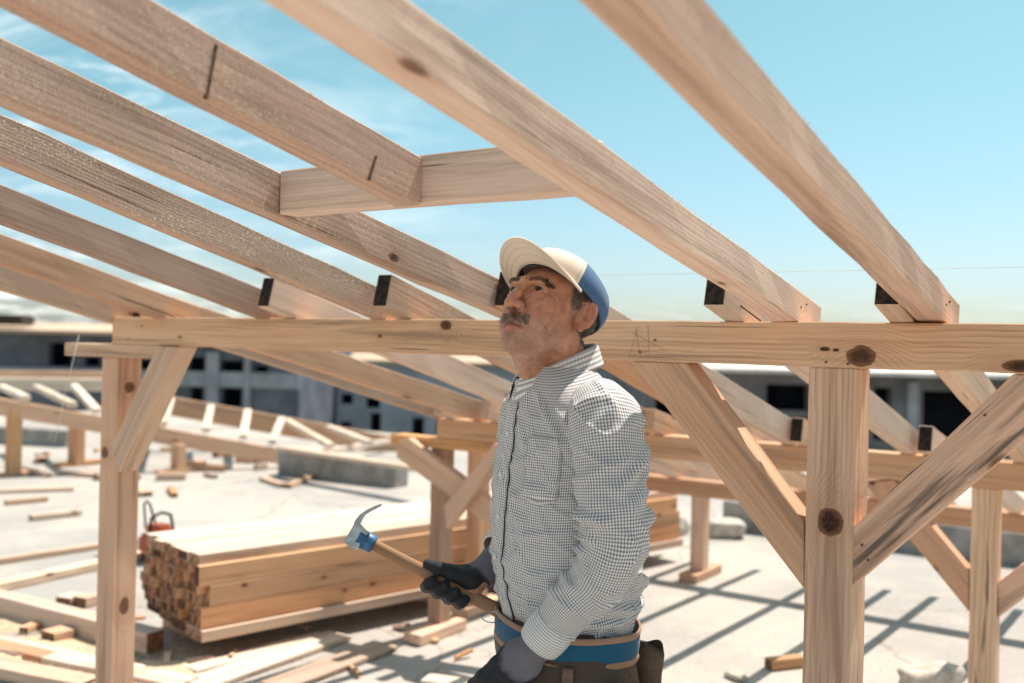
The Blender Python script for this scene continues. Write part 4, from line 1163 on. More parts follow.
ruddy = np.clip(np.exp(-(((A_ - 0.118) / 0.014) ** 2 + (L_ / 0.016) ** 2 + ((Z_ + 0.035) / 0.018) ** 2)) + 0.7 * np.exp(-(((A_ - 0.07) / 0.03) ** 2 + ((L_ - 0.048) / 0.02) ** 2 + ((Z_ + 0.02) / 0.022) ** 2)) + 0.8 * sst(L_, 0.077, 0.083), 0, 1) * inhead
def skin_mat():
    m, t, b = new_mat('weathered_skin')
    P = t.new('ShaderNodeTexCoord').outputs['Object']
    at = lambda n: t.new('ShaderNodeAttribute', attribute_name=n).outputs['Fac']
    n1 = t.noise(P, 40.0, 4.0, 0.6); n2 = t.noise(P, 260.0, 3.0, 0.6)
    c = t.mix(t.maprange(n1, 0.3, 0.7), (0.60, 0.30, 0.19, 1), (0.40, 0.17, 0.10, 1))
    c = t.mix(t.math('MULTIPLY', t.maprange(n2, 0.5, 0.75), 0.25), c, (0.34, 0.14, 0.085, 1))
    c = t.mix(t.math('MULTIPLY', at('ruddy'), 0.45), c, (0.45, 0.13, 0.085, 1))
    c = t.mix(t.math('MULTIPLY', at('lip'), 0.35), c, (0.33, 0.10, 0.085, 1))
    st = t.maprange(t.noise(P, 700.0, 2.0, 0.7), 0.42, 0.6)
    c = t.mix(t.math('MULTIPLY', at('beard'), t.math('MULTIPLY_ADD', st, 0.32, 0.05)), c, (0.33, 0.27, 0.23, 1))
    c = t.mix(t.math('MULTIPLY', at('scalp'), 0.85), c, (0.055, 0.045, 0.04, 1))
    c = t.mix(t.math('MULTIPLY', at('lash_mouth_shade'), 0.85), c, (0.03, 0.018, 0.014, 1))
    t.set(b.inputs['Base Color'], c)
    b.inputs['Roughness'].default_value = 0.42; b.inputs['Specular IOR Level'].default_value = 0.5
    b.inputs['Subsurface Weight'].default_value = 0.06; b.inputs['Subsurface Radius'].default_value = (0.008, 0.003, 0.0015); b.inputs['Subsurface Scale'].default_value = 1.0
    wr = t.noise(t.vmath('MULTIPLY', P, (120.0, 120.0, 330.0)), 1.0, 3.0, 0.6)
    bp = t.new('ShaderNodeBump'); bp.inputs['Strength'].default_value = 0.9; bp.inputs['Distance'].default_value = 0.0014
    t.set(bp.inputs['Height'], t.math('ADD', wr, n2)); t.set(b.inputs['Normal'], bp.outputs[0])
    return m
body = np_mesh('body', hv, hq, skin_mat(), man, HM, dict(lip=lip, beard=beard, scalp=scalp, ruddy=ruddy, lash_mouth_shade=lash_mouth_shade))
# eyes
M_eye, te, be = new_mat('eye_white')
gd = te.new('ShaderNodeTexCoord').outputs['Object']
gs = te.new('ShaderNodeSeparateXYZ'); te.set(gs.inputs[0], gd)
te.set(be.inputs['Base Color'], te.mix(te.maprange(gs.outputs[0], 0.0082, 0.0088), (0.30, 0.23, 0.20, 1), (0.02, 0.012, 0.008, 1))); be.inputs['Roughness'].default_value = 0.15
for s in (-1, 1):
    bm = bmesh.new(); bmesh.ops.create_uvsphere(bm, u_segments=24, v_segments=16, radius=0.0112)
    for v in bm.verts: v.co = Vector((v.co.z, v.co.y, v.co.x))
    mesh_obj('eye', bm, M_eye, man, HM @ Matrix.Translation((float(fwarp(0.0825)) - 0.0002, s * 0.033, 0.004)) @ Matrix.Rotation(0.22, 4, 'Z') @ Matrix.Rotation(-0.08, 4, 'Y'), smooth=True)

# ---- hair as short strands
def strands(name, mask, count, length, wid, mats, flow, parent=None, seed=1, lift=0.35, curl=0.2, lenvar=0.5):
    rr = np.random.RandomState(seed)
    ids = np.nonzero(mask > 0.35)[0]
    if not len(ids): return None
    pick = rr.choice(ids, count)
    V, Fc, mi = [], [], []
    for c_, i in enumerate(pick):
        p = Vector(hv[i] + rr.uniform(-0.0008, 0.0008, 3)); n = Vector(hn[i])
        f = flow(p, n); f = (f - n * f.dot(n)).normalized()
        d = (f + n * (lift * rr.uniform(0.5, 1.5)) + Vector(rr.uniform(-curl, curl, 3))).normalized()
        L = length * rr.uniform(1 - lenvar, 1.0 + lenvar * 0.4)
        s = d.cross(n)
        if s.length < 1e-4: continue
        s = s.normalized() * wid; u = s.cross(d).normalized() * wid
        mid = p + d * L * 0.55 + n * (-0.1 * L * lift); tip = p + d * L + n * (-0.35 * L * lift)
        b0 = len(V)
        p = p - n * 0.0008
        V += [p - s, p + s, p + u, mid - s * 0.8, mid + s * 0.8, mid + u * 0.8, tip]
        fs = [(0, 1, 4, 3), (1, 2, 5, 4), (2, 0, 3, 5)]
        ts = [(3, 4, 6), (4, 5, 6), (5, 3, 6)]
        m_ = rr.randint(len(mats))
        for q in fs + ts: Fc.append(tuple(b0 + j for j in q)); mi.append(m_)
    return np_mesh(name, V, Fc, mats, parent or man, HM, mat_idx=mi, smooth=False)
H_dark = plain('hair_dark', (0.030, 0.024, 0.021), 0.5, 0.3, 300); H_grey = plain('hair_grey', (0.26, 0.23, 0.21), 0.5, 0.2, 300); H_white = plain('hair_white', (0.55, 0.50, 0.46), 0.5, 0.15, 300); H_mid = plain('hair_mid', (0.10, 0.085, 0.075), 0.5, 0.3, 300)
strands('hair', scalp * (Z_ < 0.075), 6500, 0.011, 0.00030, [H_dark, H_mid, H_mid, H_dark, H_grey, H_grey], lambda p, n: Vector((-0.5, 0, -1)), seed=2, lift=0.25)
mst = (sst(-Z_, 0.0440, 0.0500) * sst(Z_, -0.0700, -0.0640) * sst(A_, 0.086, 0.092) * sst(-L_, -0.036, -0.030)) * inhead * (hn[:, 0] > 0.1)
mst = mst * (1 - (L_ < 0.0) )
strands('moustache', mst, 900, 0.0100, 0.00028, [H_dark, H_mid, H_mid, H_grey, H_grey, H_white], lambda p, n: Vector((0.05, (1 if p.y > 0 else -1) * (0.25 + 22 * abs(p.y)), -1.0)), seed=3, lift=0.32, curl=0.2)
brw = inhead * (np.exp(-(((Z_ - (0.0210 + 0.10 * (L_ - 0.02) * (L_ < 0.036) - 0.28 * (L_ - 0.036) * (L_ >= 0.036))) / 0.0045) ** 2)) * sst(L_, 0.008, 0.014) * sst(-L_, -0.051, -0.044) * (A_ > 0.055))
for s in (1, -1): strands('eyebrow', brw * (hv[:, 1] * s > 0), 480, 0.0080, 0.00026, [H_dark, H_dark, H_mid], lambda p, n: Vector((-0.2, (1 if p.y > 0 else -1), 0.2)), seed=4 + s, lift=0.35, curl=0.2)
strands('stubble', beard, 3600, 0.0040, 0.00019, [H_white, H_grey, H_white, H_mid, H_white], lambda p, n: Vector((0.2, 0, -1)), seed=5, lift=0.9, curl=0.4)

# ---- cap
def fabric(name, col, scale=900.0, var=0.12, bump=0.25, rough=0.85):
    m, t, b = new_mat(name)
    P = t.new('ShaderNodeTexCoord').outputs['Object']
    w1 = t.noise(P, 14.0, 4.0, 0.6); w2 = t.noise(P, scale, 2.0, 0.5)
    c0 = tuple(c * (1 - var) for c in col); c1 = tuple(min(1, c * (1 + var)) for c in col)
    t.set(b.inputs['Base Color'], t.mix(t.math('MULTIPLY_ADD', w2, 0.5, t.math('MULTIPLY', w1, 0.5)), (*c0, 1), (*c1, 1)))
    b.inputs['Roughness'].default_value = rough; b.inputs['Sheen Weight'].default_value = 0.15
    bp = t.new('ShaderNodeBump'); bp.inputs['Strength'].default_value = bump; bp.inputs['Distance'].default_value = 0.0008
    t.set(bp.inputs['Height'], w2); t.set(b.inputs['Normal'], bp.outputs[0])
    return m
M_cream = fabric('cream_cotton', (0.74, 0.63, 0.52)); M_blue = fabric('faded_blue_cotton', (0.055, 0.135, 0.27), var=0.3); M_capdark = fabric('dark_sweatband', (0.02, 0.02, 0.025))
CC = Vector((-0.014, 0, 0.038)); CR = (0.106, 0.087, 0.068)
CAPR = Matrix.Translation(Vector((-0.03, 0, 0.02))) @ Matrix.Rotation(R_(-13), 4, 'Y') @ Matrix.Translation(Vector((0.03, 0, -0.02)))
CPM = HM @ CAPR
def rim(az):      # rim height above CC, over forehead high, over the nape low
    return 0.006 * math.cos(az) + (-0.016 if True else 0)
def cap_pt(az, u, off=0.0):
    z0 = rim(az); b0 = math.asin(max(-1, min(1, z0 / CR[2])))
    be_ = b0 + (math.pi / 2 - b0) * u
    ridge = 1 + 0.006 * math.cos(6 * az) * (1 - u)
    front = 1 + 0.05 * max(0, math.cos(az)) * math.sin(math.pi * min(1, u * 1.1))
    dent = 0.010 * mnoise.noise(Vector((math.cos(az) * 2, math.sin(az) * 2, u * 3)))
    k = (ridge * front + dent + off)
    return CC + Vector((CR[0] * math.cos(az) * math.cos(be_) * k, CR[1] * math.sin(az) * math.cos(be_) * k, CR[2] * math.sin(be_) * k))
NA, NU = 96, 22
V, Fc, mi = [], [], []
for j in range(NU + 1):
    for i in range(NA): V.append(cap_pt(2 * math.pi * i / NA, j / NU * 0.985))
for j in range(NU):
    for i in range(NA):
        k = (i + 1) % NA
        Fc.append((j * NA + i, j * NA + k, (j + 1) * NA + k, (j + 1) * NA + i))
        azd = abs(((360 * (i + .5) / NA) + 180) % 360 - 180)
        mi.append(0 if azd < 62 else 1)
V.append(cap_pt(0, 1.0)); c_ = len(V) - 1
for i in range(NA): Fc.append((NU * NA + i, NU * NA + (i + 1) % NA, c_)); mi.append(1)
capo = np_mesh('cap', V, Fc, [M_cream, M_blue, M_capdark], man, CPM, mat_idx=mi)
md = capo.modifiers.new('solid', 'SOLIDIFY'); md.thickness = 0.0022; md.offset = 1
bm = bmesh.new(); bmesh.ops.create_uvsphere(bm, u_segments=12, v_segments=8, radius=0.006); mesh_obj('button', bm, M_blue, capo, CPM @ Matrix.Translation(cap_pt(0, 1.0) + Vector((0, 0, 0.003))), smooth=True)
V, Fc = [], []
NB_, NW = 40, 12
for j in range(NW + 1):
    w_ = j / NW
    for i in range(NB_ + 1):
        az = R_(-69 + 138 * i / NB_); e = abs(az) / R_(69)
        p0 = cap_pt(az, 0.02, 0.012)
        ext = 0.066 * (max(0.0, 1 - e ** 2.6)) ** 0.6
        drop = -0.020 * (math.sin(az) / math.sin(R_(69))) ** 2 * (0.4 + 0.6 * w_) + 0.004 * w_
        V.append(p0 + Vector((ext * w_, (p0.y * 0.10) * w_, drop - 0.010 * w_ * w_ + 0.010 * w_)))
for j in range(NW):
    for i in range(NB_):
        a = j * (NB_ + 1) + i
        Fc.append((a, a + 1, a + NB_ + 2, a + NB_ + 1))
brim_v = V
bro = np_mesh('brim', V, Fc, [M_cream], capo, CPM)
md = bro.modifiers.new('solid', 'SOLIDIFY'); md.thickness = 0.0035; md.offset = 0
V, Fc = [], []
for j in range(4):
    for i in range(NA):
        p = cap_pt(2 * math.pi * i / NA, 0.0, -0.006); V.append(p + Vector((0, 0, -0.004 + 0.009 * j)))
for j in range(3):
    for i in range(NA): Fc.append((j * NA + i, j * NA + (i + 1) % NA, (j + 1) * NA + (i + 1) % NA, (j + 1) * NA + i))
np_mesh('sweatband', V, Fc, [M_capdark], capo, CPM)

M_stitch = fabric('cap_stitching', (0.50, 0.44, 0.38))
for az in (0, 60, 120, 180, 240, 300):
    bm = bmesh.new(); add_tube(bm, [cap_pt(R_(az), 0.02 + 0.93 * k / 16, 0.024) for k in range(17)], 0.0009, 6)
    mesh_obj('seam', bm, M_stitch if az in (0, 60, 300) else M_blue, capo, CPM)
for w_ in (0.35, 0.6, 0.85):
    bm = bmesh.new()
    pts_ = [Vector(V0) for V0 in [brim_v[int(round(w_ * NW)) * (NB_ + 1) + i] for i in range(2, NB_ - 1)]]
    add_tube(bm, [q - Vector((0, 0, 0.0017)) for q in pts_], 0.0006, 5); mesh_obj('stitch_row', bm, M_stitch, bro, CPM)
# ---- shirt
def check_mat(name, per=0.0049, darkc=(0.018, 0.024, 0.055), fine=1.0):
    m, t, b = new_mat(name)
    uv = t.new('ShaderNodeUVMap'); uv.uv_map = 'uv'
    s = t.new('ShaderNodeSeparateXYZ'); t.set(s.inputs[0], uv.outputs[0])
    P = t.new('ShaderNodeTexCoord').outputs['Object']
    def stripe(v, p):
        ph = t.math('FRACT', t.math('DIVIDE', v, p))
        return t.maprange(t.math('ABSOLUTE', t.math('SUBTRACT', ph, 0.5)), 0.20, 0.27, 1.0, 0.0)
    a = stripe(s.outputs[0], per); c = stripe(s.outputs[1], per)
    dk = t.math('ADD', t.math('MULTIPLY', a, 0.50), t.math('MULTIPLY', c, 0.44 * fine), clamp=True)
    col = t.mix(dk, (0.82, 0.80, 0.79, 1), (*darkc, 1))
    col = t.mix(t.math('MULTIPLY', t.maprange(t.noise(P, 9.0, 4.0), 0.5, 0.75), 0.10), col, (0.5, 0.42, 0.33, 1))
    t.set(b.inputs['Base Color'], col); b.inputs['Roughness'].default_value = 0.75; b.inputs['Sheen Weight'].default_value = 0.1
    bp = t.new('ShaderNodeBump'); bp.inputs['Strength'].default_value = 0.2; bp.inputs['Distance'].default_value = 0.004
    t.set(bp.inputs['Height'], t.noise(P, 45.0, 3.0, 0.5)); t.set(b.inputs['Normal'], bp.outputs[0])
    return m
M_check = check_mat('checked_cotton')
def cr(xs, ys, x):
    """smooth interpolation through a table"""
    if x <= xs[0]: return ys[0]
    if x >= xs[-1]: return ys[-1]
    i = max(k for k in range(len(xs) - 1) if xs[k] <= x)
    t = (x - xs[i]) / (xs[i + 1] - xs[i])
    m0 = (ys[i + 1] - ys[max(i - 1, 0)]) / (xs[i + 1] - xs[max(i - 1, 0)]); m1 = (ys[min(i + 2, len(xs) - 1)] - ys[i]) / (xs[min(i + 2, len(xs) - 1)] - xs[i])
    h = xs[i + 1] - xs[i]
    return ys[i] * (2 * t ** 3 - 3 * t * t + 1) + h * m0 * (t ** 3 - 2 * t * t + t) + ys[i + 1] * (3 * t * t - 2 * t ** 3) + h * m1 * (t ** 3 - t * t)
TZ = [0.885, 0.93, 0.965, 1.02, 1.08, 1.16, 1.24, 1.30, 1.345, 1.375, 1.40, 1.418]
TA = [-0.008, -0.010, -0.010, -0.006, -0.002, -0.003, -0.004, 0.000, 0.002, 0.008, 0.016, 0.020]      # centre
TD = [0.118, 0.120, 0.130, 0.136, 0.137, 0.133, 0.126, 0.117, 0.104, 0.090, 0.076, 0.068]      # half depth
TW_ = [0.160, 0.163, 0.172, 0.178, 0.180, 0.182, 0.186, 0.186, 0.168, 0.136, 0.100, 0.076]     # half width
def torso(z, ph, off=0.0):
    a0, da, wl = cr(TZ, TA, z), cr(TZ, TD, z) + off, cr(TZ, TW_, z) + off
    c, s = math.cos(ph), math.sin(ph)
    e = 0.88
    return Vector((a0 + da * math.copysign(abs(c) ** e, c), wl * math.copysign(abs(s) ** e, s), z))
FOLDS = [  # (phi deg, z) - (phi, z), half width, height: cloth folds on the trunk
    ((60, 1.30), (95, 1.18), 0.010, 0.006), ((25, 1.20), (75, 1.17), 0.008, 0.004), ((20, 1.10), (80, 1.125), 0.008, 0.004), ((30, 1.03), (95, 1.06), 0.010, 0.006),
    ((15, 0.985), (70, 0.955), 0.009, 0.007), ((60, 0.99), (120, 0.965), 0.010, 0.008), ((100, 1.06), (150, 1.00), 0.012, 0.008), ((110, 0.97), (165, 0.96), 0.010, 0.008),
    ((95, 1.15), (140, 1.09), 0.012, 0.008), ((120, 1.25), (160, 1.15), 0.012, 0.006), ((28, 1.37), (70, 1.24), 0.010, 0.006), ((45, 1.345), (85, 1.27), 0.008, 0.005), ((10, 1.32), (35, 1.22), 0.008, 0.003), ((40, 0.945), (150, 0.948), 0.008, 0.006)]
def fold_at(ph, z):
    x = math.degrees(ph)
    if x > 180: x -= 360
    r = 0.0
    k = 0.0027       # metres per degree at the trunk's surface
    for (p, q, w_, h) in FOLDS:
        ax, ay, bx, by = p[0] * k, p[1], q[0] * k, q[1]
        px, py = x * k, z
        dx, dy = bx - ax, by - ay
        t = max(0, min(1, ((px - ax) * dx + (py - ay) * dy) / (dx * dx + dy * dy)))
        d2 = (px - ax - dx * t) ** 2 + (py - ay - dy * t) ** 2
        w2 = w_ * w_
        if d2 < 12 * w2: r += 2.3 * h * (math.exp(-d2 / w2) - 0.45 * math.exp(-d2 / (4 * w2))) * math.sin(math.pi * (0.12 + 0.76 * t))
    return r
def wr_noise(p, s=1.0):
    q = Vector((p.x * 9, p.y * 9, p.z * 6)) * s
    v = mnoise.noise(q + Vector((3, 1, 7))) * 0.5 + 0.5
    r1 = 1 - abs(mnoise.noise(Vector((p.x * 8 + p.z * 9, p.y * 8 - p.z * 5, p.z * 7 + 5))) * 2)
    r2 = 1 - abs(mnoise.noise(Vector((p.x * 17 - p.z * 12, p.y * 17 + p.z * 10, p.z * 12 + 9))) * 2)
    return 0.004 * (v - 0.5) + 0.017 * max(0, r1 - 0.60) + 0.012 * max(0, r2 - 0.62)
def loft(name, ringfn, nu, nv, mats, parent, M, closed=True, attrs=None, us=None, vs=None, midx=None):
    """ringfn(i/nu, j/nv) -> (point, u, v); u runs round"""
    V, UV = [], []
    n1 = nu + 1
    for j in range(nv + 1):
        for i in range(n1):
            p, u, v = ringfn(i / nu, j / nv)
            V.append(p); UV.append((u, v))
    Fc = []; mi_ = []
    for j in range(nv):
        for i in range(nu):
            Fc.append((j * n1 + i, j * n1 + i + 1, (j + 1) * n1 + i + 1, (j + 1) * n1 + i))
            mi_.append(midx(i / nu, j / nv) if midx else 0)
    o = np_mesh(name, V, Fc, mats, parent, M, uvs=UV, mat_idx=mi_)
    if closed:     # weld the seam but keep the UVs per corner
        bm = bmesh.new(); bm.from_mesh(o.data)
        bmesh.ops.remove_doubles(bm, verts=bm.verts, dist=1e-6)
        bmesh.ops.recalc_face_normals(bm, faces=bm.faces)
        bm.to_mesh(o.data); bm.free()
    return o
def torso_ring(u, v):
    z = TZ[0] + (TZ[-1] - TZ[0]) * v
    ph = -math.pi + 2 * math.pi * u
    p = torso(z, ph)
    n = Vector((math.cos(ph), math.sin(ph), 0))
    damp = min(1, (1.40 - z) / 0.05) if z > 1.35 else 1
    p = p + n * (fold_at(ph, z) + wr_noise(p)) * max(0.2, damp)
    if z < 0.945: p = p - n * 0.006 * (0.945 - z) / 0.06
    return p, ph * 0.158, z + 0.010 * math.sin(ph * 2)
shirt = loft('shirt', torso_ring, 170, 150, [M_check], man, MM)

# placket with buttons
def surf(z, ph, off):
    p = torso(z, ph); n = Vector((math.cos(ph), math.sin(ph) * 0.7, 0)).normalized()
    return p + n * (off + fold_at(ph, z) + wr_noise(p) * 0.8)
PW = 0.115      # half width in radians
def pl_ring(u, v):
    z = 0.925 + (1.392 - 0.925) * v
    return surf(z, 0.02 + (-PW + 2 * PW * u), 0.0035 + 0.001 * math.sin(math.pi * u)), u * 0.034, z
plk = loft('placket', pl_ring, 8, 110, [check_mat('placket_check', fine=0.9)], shirt, MM, closed=False)
md = plk.modifiers.new('solid', 'SOLIDIFY'); md.thickness = 0.003; md.offset = -1
M_navy = fabric('navy_edge_line', (0.02, 0.026, 0.06))
bm = bmesh.new(); add_tube(bm, [surf(0.925 + 0.47 * k / 60, 0.02 + PW + 0.012, 0.0018) for k in range(61)], 0.0014, 6)  # thin dark navy line along one edge of the placket
mesh_obj('placket_edge_line', bm, M_navy, shirt, MM)
M_btn = plain('white_button', (0.75, 0.74, 0.72), 0.3, 0.05)
for z in (0.965, 1.045, 1.125, 1.205, 1.285, 1.355):
    bm = bmesh.new(); bmesh.ops.create_cone(bm, cap_ends=True, segments=16, radius1=0.0052, radius2=0.0045, depth=0.0025)
    p = surf(z, 0.02, 0.0062)
    mesh_obj('button', bm, M_btn, shirt, MM @ Matrix.Translation(p) @ Matrix.Rotation(math.pi / 2, 4, 'Y'))
# chest pocket on his left breast
def pk_ring(u, v):
    z = 1.175 + 0.115 * v
    ph = R_(27 + 30 * u)
    return surf(z - (0.010 * (1 - abs(2 * u - 1)) if v == 0 else 0), ph, 0.0022), ph * 0.158, z
pko = loft('chest_pocket', pk_ring, 14, 16, [M_check], shirt, MM, closed=False)
md = pko.modifiers.new('solid', 'SOLIDIFY'); md.thickness = 0.002; md.offset = 1

# collar: stand and turned-down leaf round the neck, open at the front
NKC = Vector((0.000, 0, 0))
def col_ring(u, v):
    ph = R_(14) + (2 * math.pi - 2 * R_(14)) * u           # from front left round the back to front right
    fr_ = math.cos(ph)
    ztop = 1.432 - 0.034 * fr_ - 0.006 * fr_ * fr_
    cx = 0.024 + 0.010 * fr_
    rin = 0.0615
    prof = [(0.0, -0.032), (0.002, -0.012), (0.002, 0.0), (0.006, 0.003), (0.011, 0.0), (0.017, -0.018), (0.023, -0.036 - 0.018 * max(0, fr_) ** 6)]
    k = v * (len(prof) - 1); i = min(int(k), len(prof) - 2); f = k - i
    dr = prof[i][0] * (1 - f) + prof[i + 1][0] * f; dz = prof[i][1] * (1 - f) + prof[i + 1][1] * f
    r = rin + dr
    p = Vector((cx + r * math.cos(ph) * 1.0, r * math.sin(ph) * 0.98, ztop + dz))
    return p, v * 0.075, ph * 0.07
colr = loft('collar', col_ring, 72, 24, [check_mat('collar_stripe', per=0.0064, fine=0.25)], shirt, MM, closed=False)
md = colr.modifiers.new('solid', 'SOLIDIFY'); md.thickness = 0.002

# sleeves
def spline(pts, n):
    out = []
    P = [Vector(p) for p in pts]
    for i in range(len(P) - 1):
        p0 = P[max(i - 1, 0)]; p1 = P[i]; p2 = P[i + 1]; p3 = P[min(i + 2, len(P) - 1)]
        for k in range(n):
            t = k / n
            out.append(0.5 * ((2 * p1) + (p2 - p0) * t + (2 * p0 - 5 * p1 + 4 * p2 - p3) * t * t + (3 * p1 - p0 - 3 * p2 + p3) * t ** 3))
    out.append(P[-1]); return out
def sleeve(pts, rads, folds, seed, side, cuff=True):
    path = spline(pts, 16)
    rr_ = spline([(r, r2, 0) for r, r2 in rads], 16)
    n = len(path) - 1
    # frames
    fr_ = []
    ref = Vector((1, 0, 0))
    for i in range(n + 1):
        d = (path[min(i + 1, n)] - path[max(i - 1, 0)]).normalized()
        ref = (ref - d * ref.dot(d)).normalized(); fr_.append((d, ref.copy(), d.cross(ref)))
    ln = [0.0]
    for i in range(n): ln.append(ln[-1] + (path[i + 1] - path[i]).length)
    tot = ln[-1]
    def ring(u, v):
        f = v * n; i = min(int(f), n - 1); t = f - i
        p = path[i].lerp(path[i + 1], t); d, e1, e2 = fr_[i]; d2, f1, f2 = fr_[i + 1]
        a = e1.lerp(f1, t).normalized(); b = e2.lerp(f2, t).normalized()
        r1 = rr_[i].x * (1 - t) + rr_[i + 1].x * t; r2 = rr_[i].y * (1 - t) + rr_[i + 1].y * t
        ph = 2 * math.pi * u
        s_ = ln[i] * (1 - t) + ln[i + 1] * t
        x = math.degrees(ph)
        dd = 0.0
        for (p0, s0, p1, s1, w_, h) in folds:
            best = 1e9; tt = 0
            for sh in (-360, 0, 360):
                ax, ay, bx, by = (p0 + sh) * 0.00105, s0 * tot, (p1 + sh) * 0.00105, s1 * tot
                px, py = x * 0.00105, s_
                dx, dy = bx - ax, by - ay
                q = max(0, min(1, ((px - ax) * dx + (py - ay) * dy) / (dx * dx + dy * dy + 1e-9)))
                e = (px - ax - dx * q) ** 2 + (py - ay - dy * q) ** 2
                if e < best: best = e; tt = q
            w2 = w_ * w_
            if best < 12 * w2: dd += 2.3 * h * (math.exp(-best / w2) - 0.5 * math.exp(-best / (4 * w2))) * math.sin(math.pi * (0.15 + 0.7 * tt))
        q = p + a * (r1 * math.cos(ph)) + b * (r2 * math.sin(ph))
        nrm2 = (a * math.cos(ph) + b * math.sin(ph))
        dd += wr_noise(q, 1.3) * 1.0
        return q + nrm2 * dd, ph * 0.058, s_
    o = loft('sleeve', ring, 96, 190, [M_check], shirt, MM)
    md = o.modifiers.new('solid', 'SOLIDIFY'); md.thickness = 0.0015; md.offset = -1
    if cuff:
        d, e1, e2 = fr_[-1]
        def cring(u, v):
            ph = 2 * math.pi * u; f = v
            r1 = rads[-1][0] - 0.001 + 0.0035 * math.sin(math.pi * min(1, max(0, f)))
            k = r1 / rads[-1][0]
            p = path[-1] + d * (-0.006 + 0.056 * f) + e1 * (rads[-1][0] * k * math.cos(ph)) + e2 * (rads[-1][1] * k * math.sin(ph))
            return p, f * 0.055, ph * 0.045
        co = loft('cuff', cring, 64, 12, [check_mat('cuff_stripe', fine=0.3)], o, MM)
        md = co.modifiers.new('solid', 'SOLIDIFY'); md.thickness = 0.003; md.offset = 1
        bm = bmesh.new(); bmesh.ops.create_cone(bm, cap_ends=True, segments=14, radius1=0.005, radius2=0.0045, depth=0.0025)
        bpz = path[-1] + d * 0.025 + (e1 * 0.45 + e2 * 0.9).normalized() * (rads[-1][0] + 0.005)
        mesh_obj('button', bm, M_btn, o, MM @ Matrix.Translation(bpz) @ (e1 * 0.45 + e2 * 0.9).to_track_quat('Z', 'Y').to_matrix().to_4x4())
    return o
wl_ = Vector(WRL); el_ = Vector(ELL)
dfa = (wl_ - el_).normalized()
cuff_l = wl_ - dfa * 0.045
mid1 = el_.lerp(cuff_l, 0.35); mid2 = el_.lerp(cuff_l, 0.7)
sleeve([(-0.004, 0.135, 1.362), (-0.004, 0.180, 1.338), (-0.004, 0.207, 1.27), (-0.004, 0.222, 1.19), (-0.006, 0.226, 1.115), tuple(mid1 + Vector((-0.004, 0, -0.008))), tuple(mid2), tuple(cuff_l)],
       [(0.048, 0.038), (0.064, 0.050), (0.066, 0.054), (0.063, 0.054), (0.060, 0.053), (0.054, 0.050), (0.047, 0.045), (0.039, 0.038)],
       [(60, 0.18, 150, 0.30, 0.010, 0.007), (30, 0.30, 130, 0.36, 0.011, 0.008), (60, 0.44, 170, 0.40, 0.010, 0.008), (300, 0.50, 420, 0.46, 0.009, 0.010), (20, 0.535, 120, 0.50, 0.010, 0.011), (330, 0.57, 440, 0.60, 0.009, 0.010), (350, 0.63, 430, 0.70, 0.010, 0.008), (90, 0.60, 190, 0.58, 0.012, 0.008),
        (100, 0.20, 200, 0.34, 0.014, 0.007), (20, 0.74, 120, 0.80, 0.010, 0.006), (330, 0.82, 440, 0.86, 0.009, 0.006), (60, 0.90, 200, 0.93, 0.009, 0.007), (140, 0.46, 230, 0.52, 0.012, 0.009), (200, 0.25, 280, 0.40, 0.012, 0.008)], 1, 1)
wr_ = Vector(WRR); er_ = Vector(ELR)
cuff_r = er_.lerp(wr_, 0.52)
sleeve([(-0.004, -0.135, 1.362), (-0.004, -0.180, 1.338), (-0.004, -0.207, 1.27), (-0.012, -0.226, 1.19), (-0.028, -0.234, 1.115), tuple(er_.lerp(cuff_r, 0.5)), tuple(cuff_r)],
       [(0.050, 0.040), (0.070, 0.052), (0.074, 0.060), (0.072, 0.060), (0.066, 0.060), (0.056, 0.052), (0.045, 0.043)],
       [(60, 0.3, 150, 0.4, 0.012, 0.008), (300, 0.6, 420, 0.56, 0.010, 0.010), (20, 0.7, 120, 0.66, 0.010, 0.010)], 2, -1)

# ---- gloves
M_gl, tg, bg_ = new_mat('dipped_glove')
gat = tg.new('ShaderNodeAttribute', attribute_name='knit').outputs['Fac']
gP = tg.new('ShaderNodeTexCoord').outputs['Object']
gn = tg.noise(gP, 120.0, 4.0, 0.6)
knit = tg.noise(tg.vmath('MULTIPLY', gP, (900.0, 900.0, 400.0)), 1.0, 2.0)
gf = tg.maprange(tg.math('ADD', gat, tg.math('MULTIPLY_ADD', tg.noise(gP, 45.0, 2.0), 0.16, -0.08)), 0.45, 0.55)
tg.set(bg_.inputs['Base Color'], tg.mix(gf, tg.mix(gn, (0.010, 0.011, 0.015, 1), (0.035, 0.036, 0.042, 1)), tg.mix(knit, (0.13, 0.125, 0.15, 1), (0.24, 0.225, 0.25, 1))))
tg.set(bg_.inputs['Roughness'], tg.math('MULTIPLY_ADD', gf, 0.3, 0.55))
gb = tg.new('ShaderNodeBump'); gb.inputs['Strength'].default_value = 0.9; gb.inputs['Distance'].default_value = 0.0022
tg.set(gb.inputs['Height'], tg.math('ADD', gn, knit)); tg.set(bg_.inputs['Normal'], gb.outputs[0])
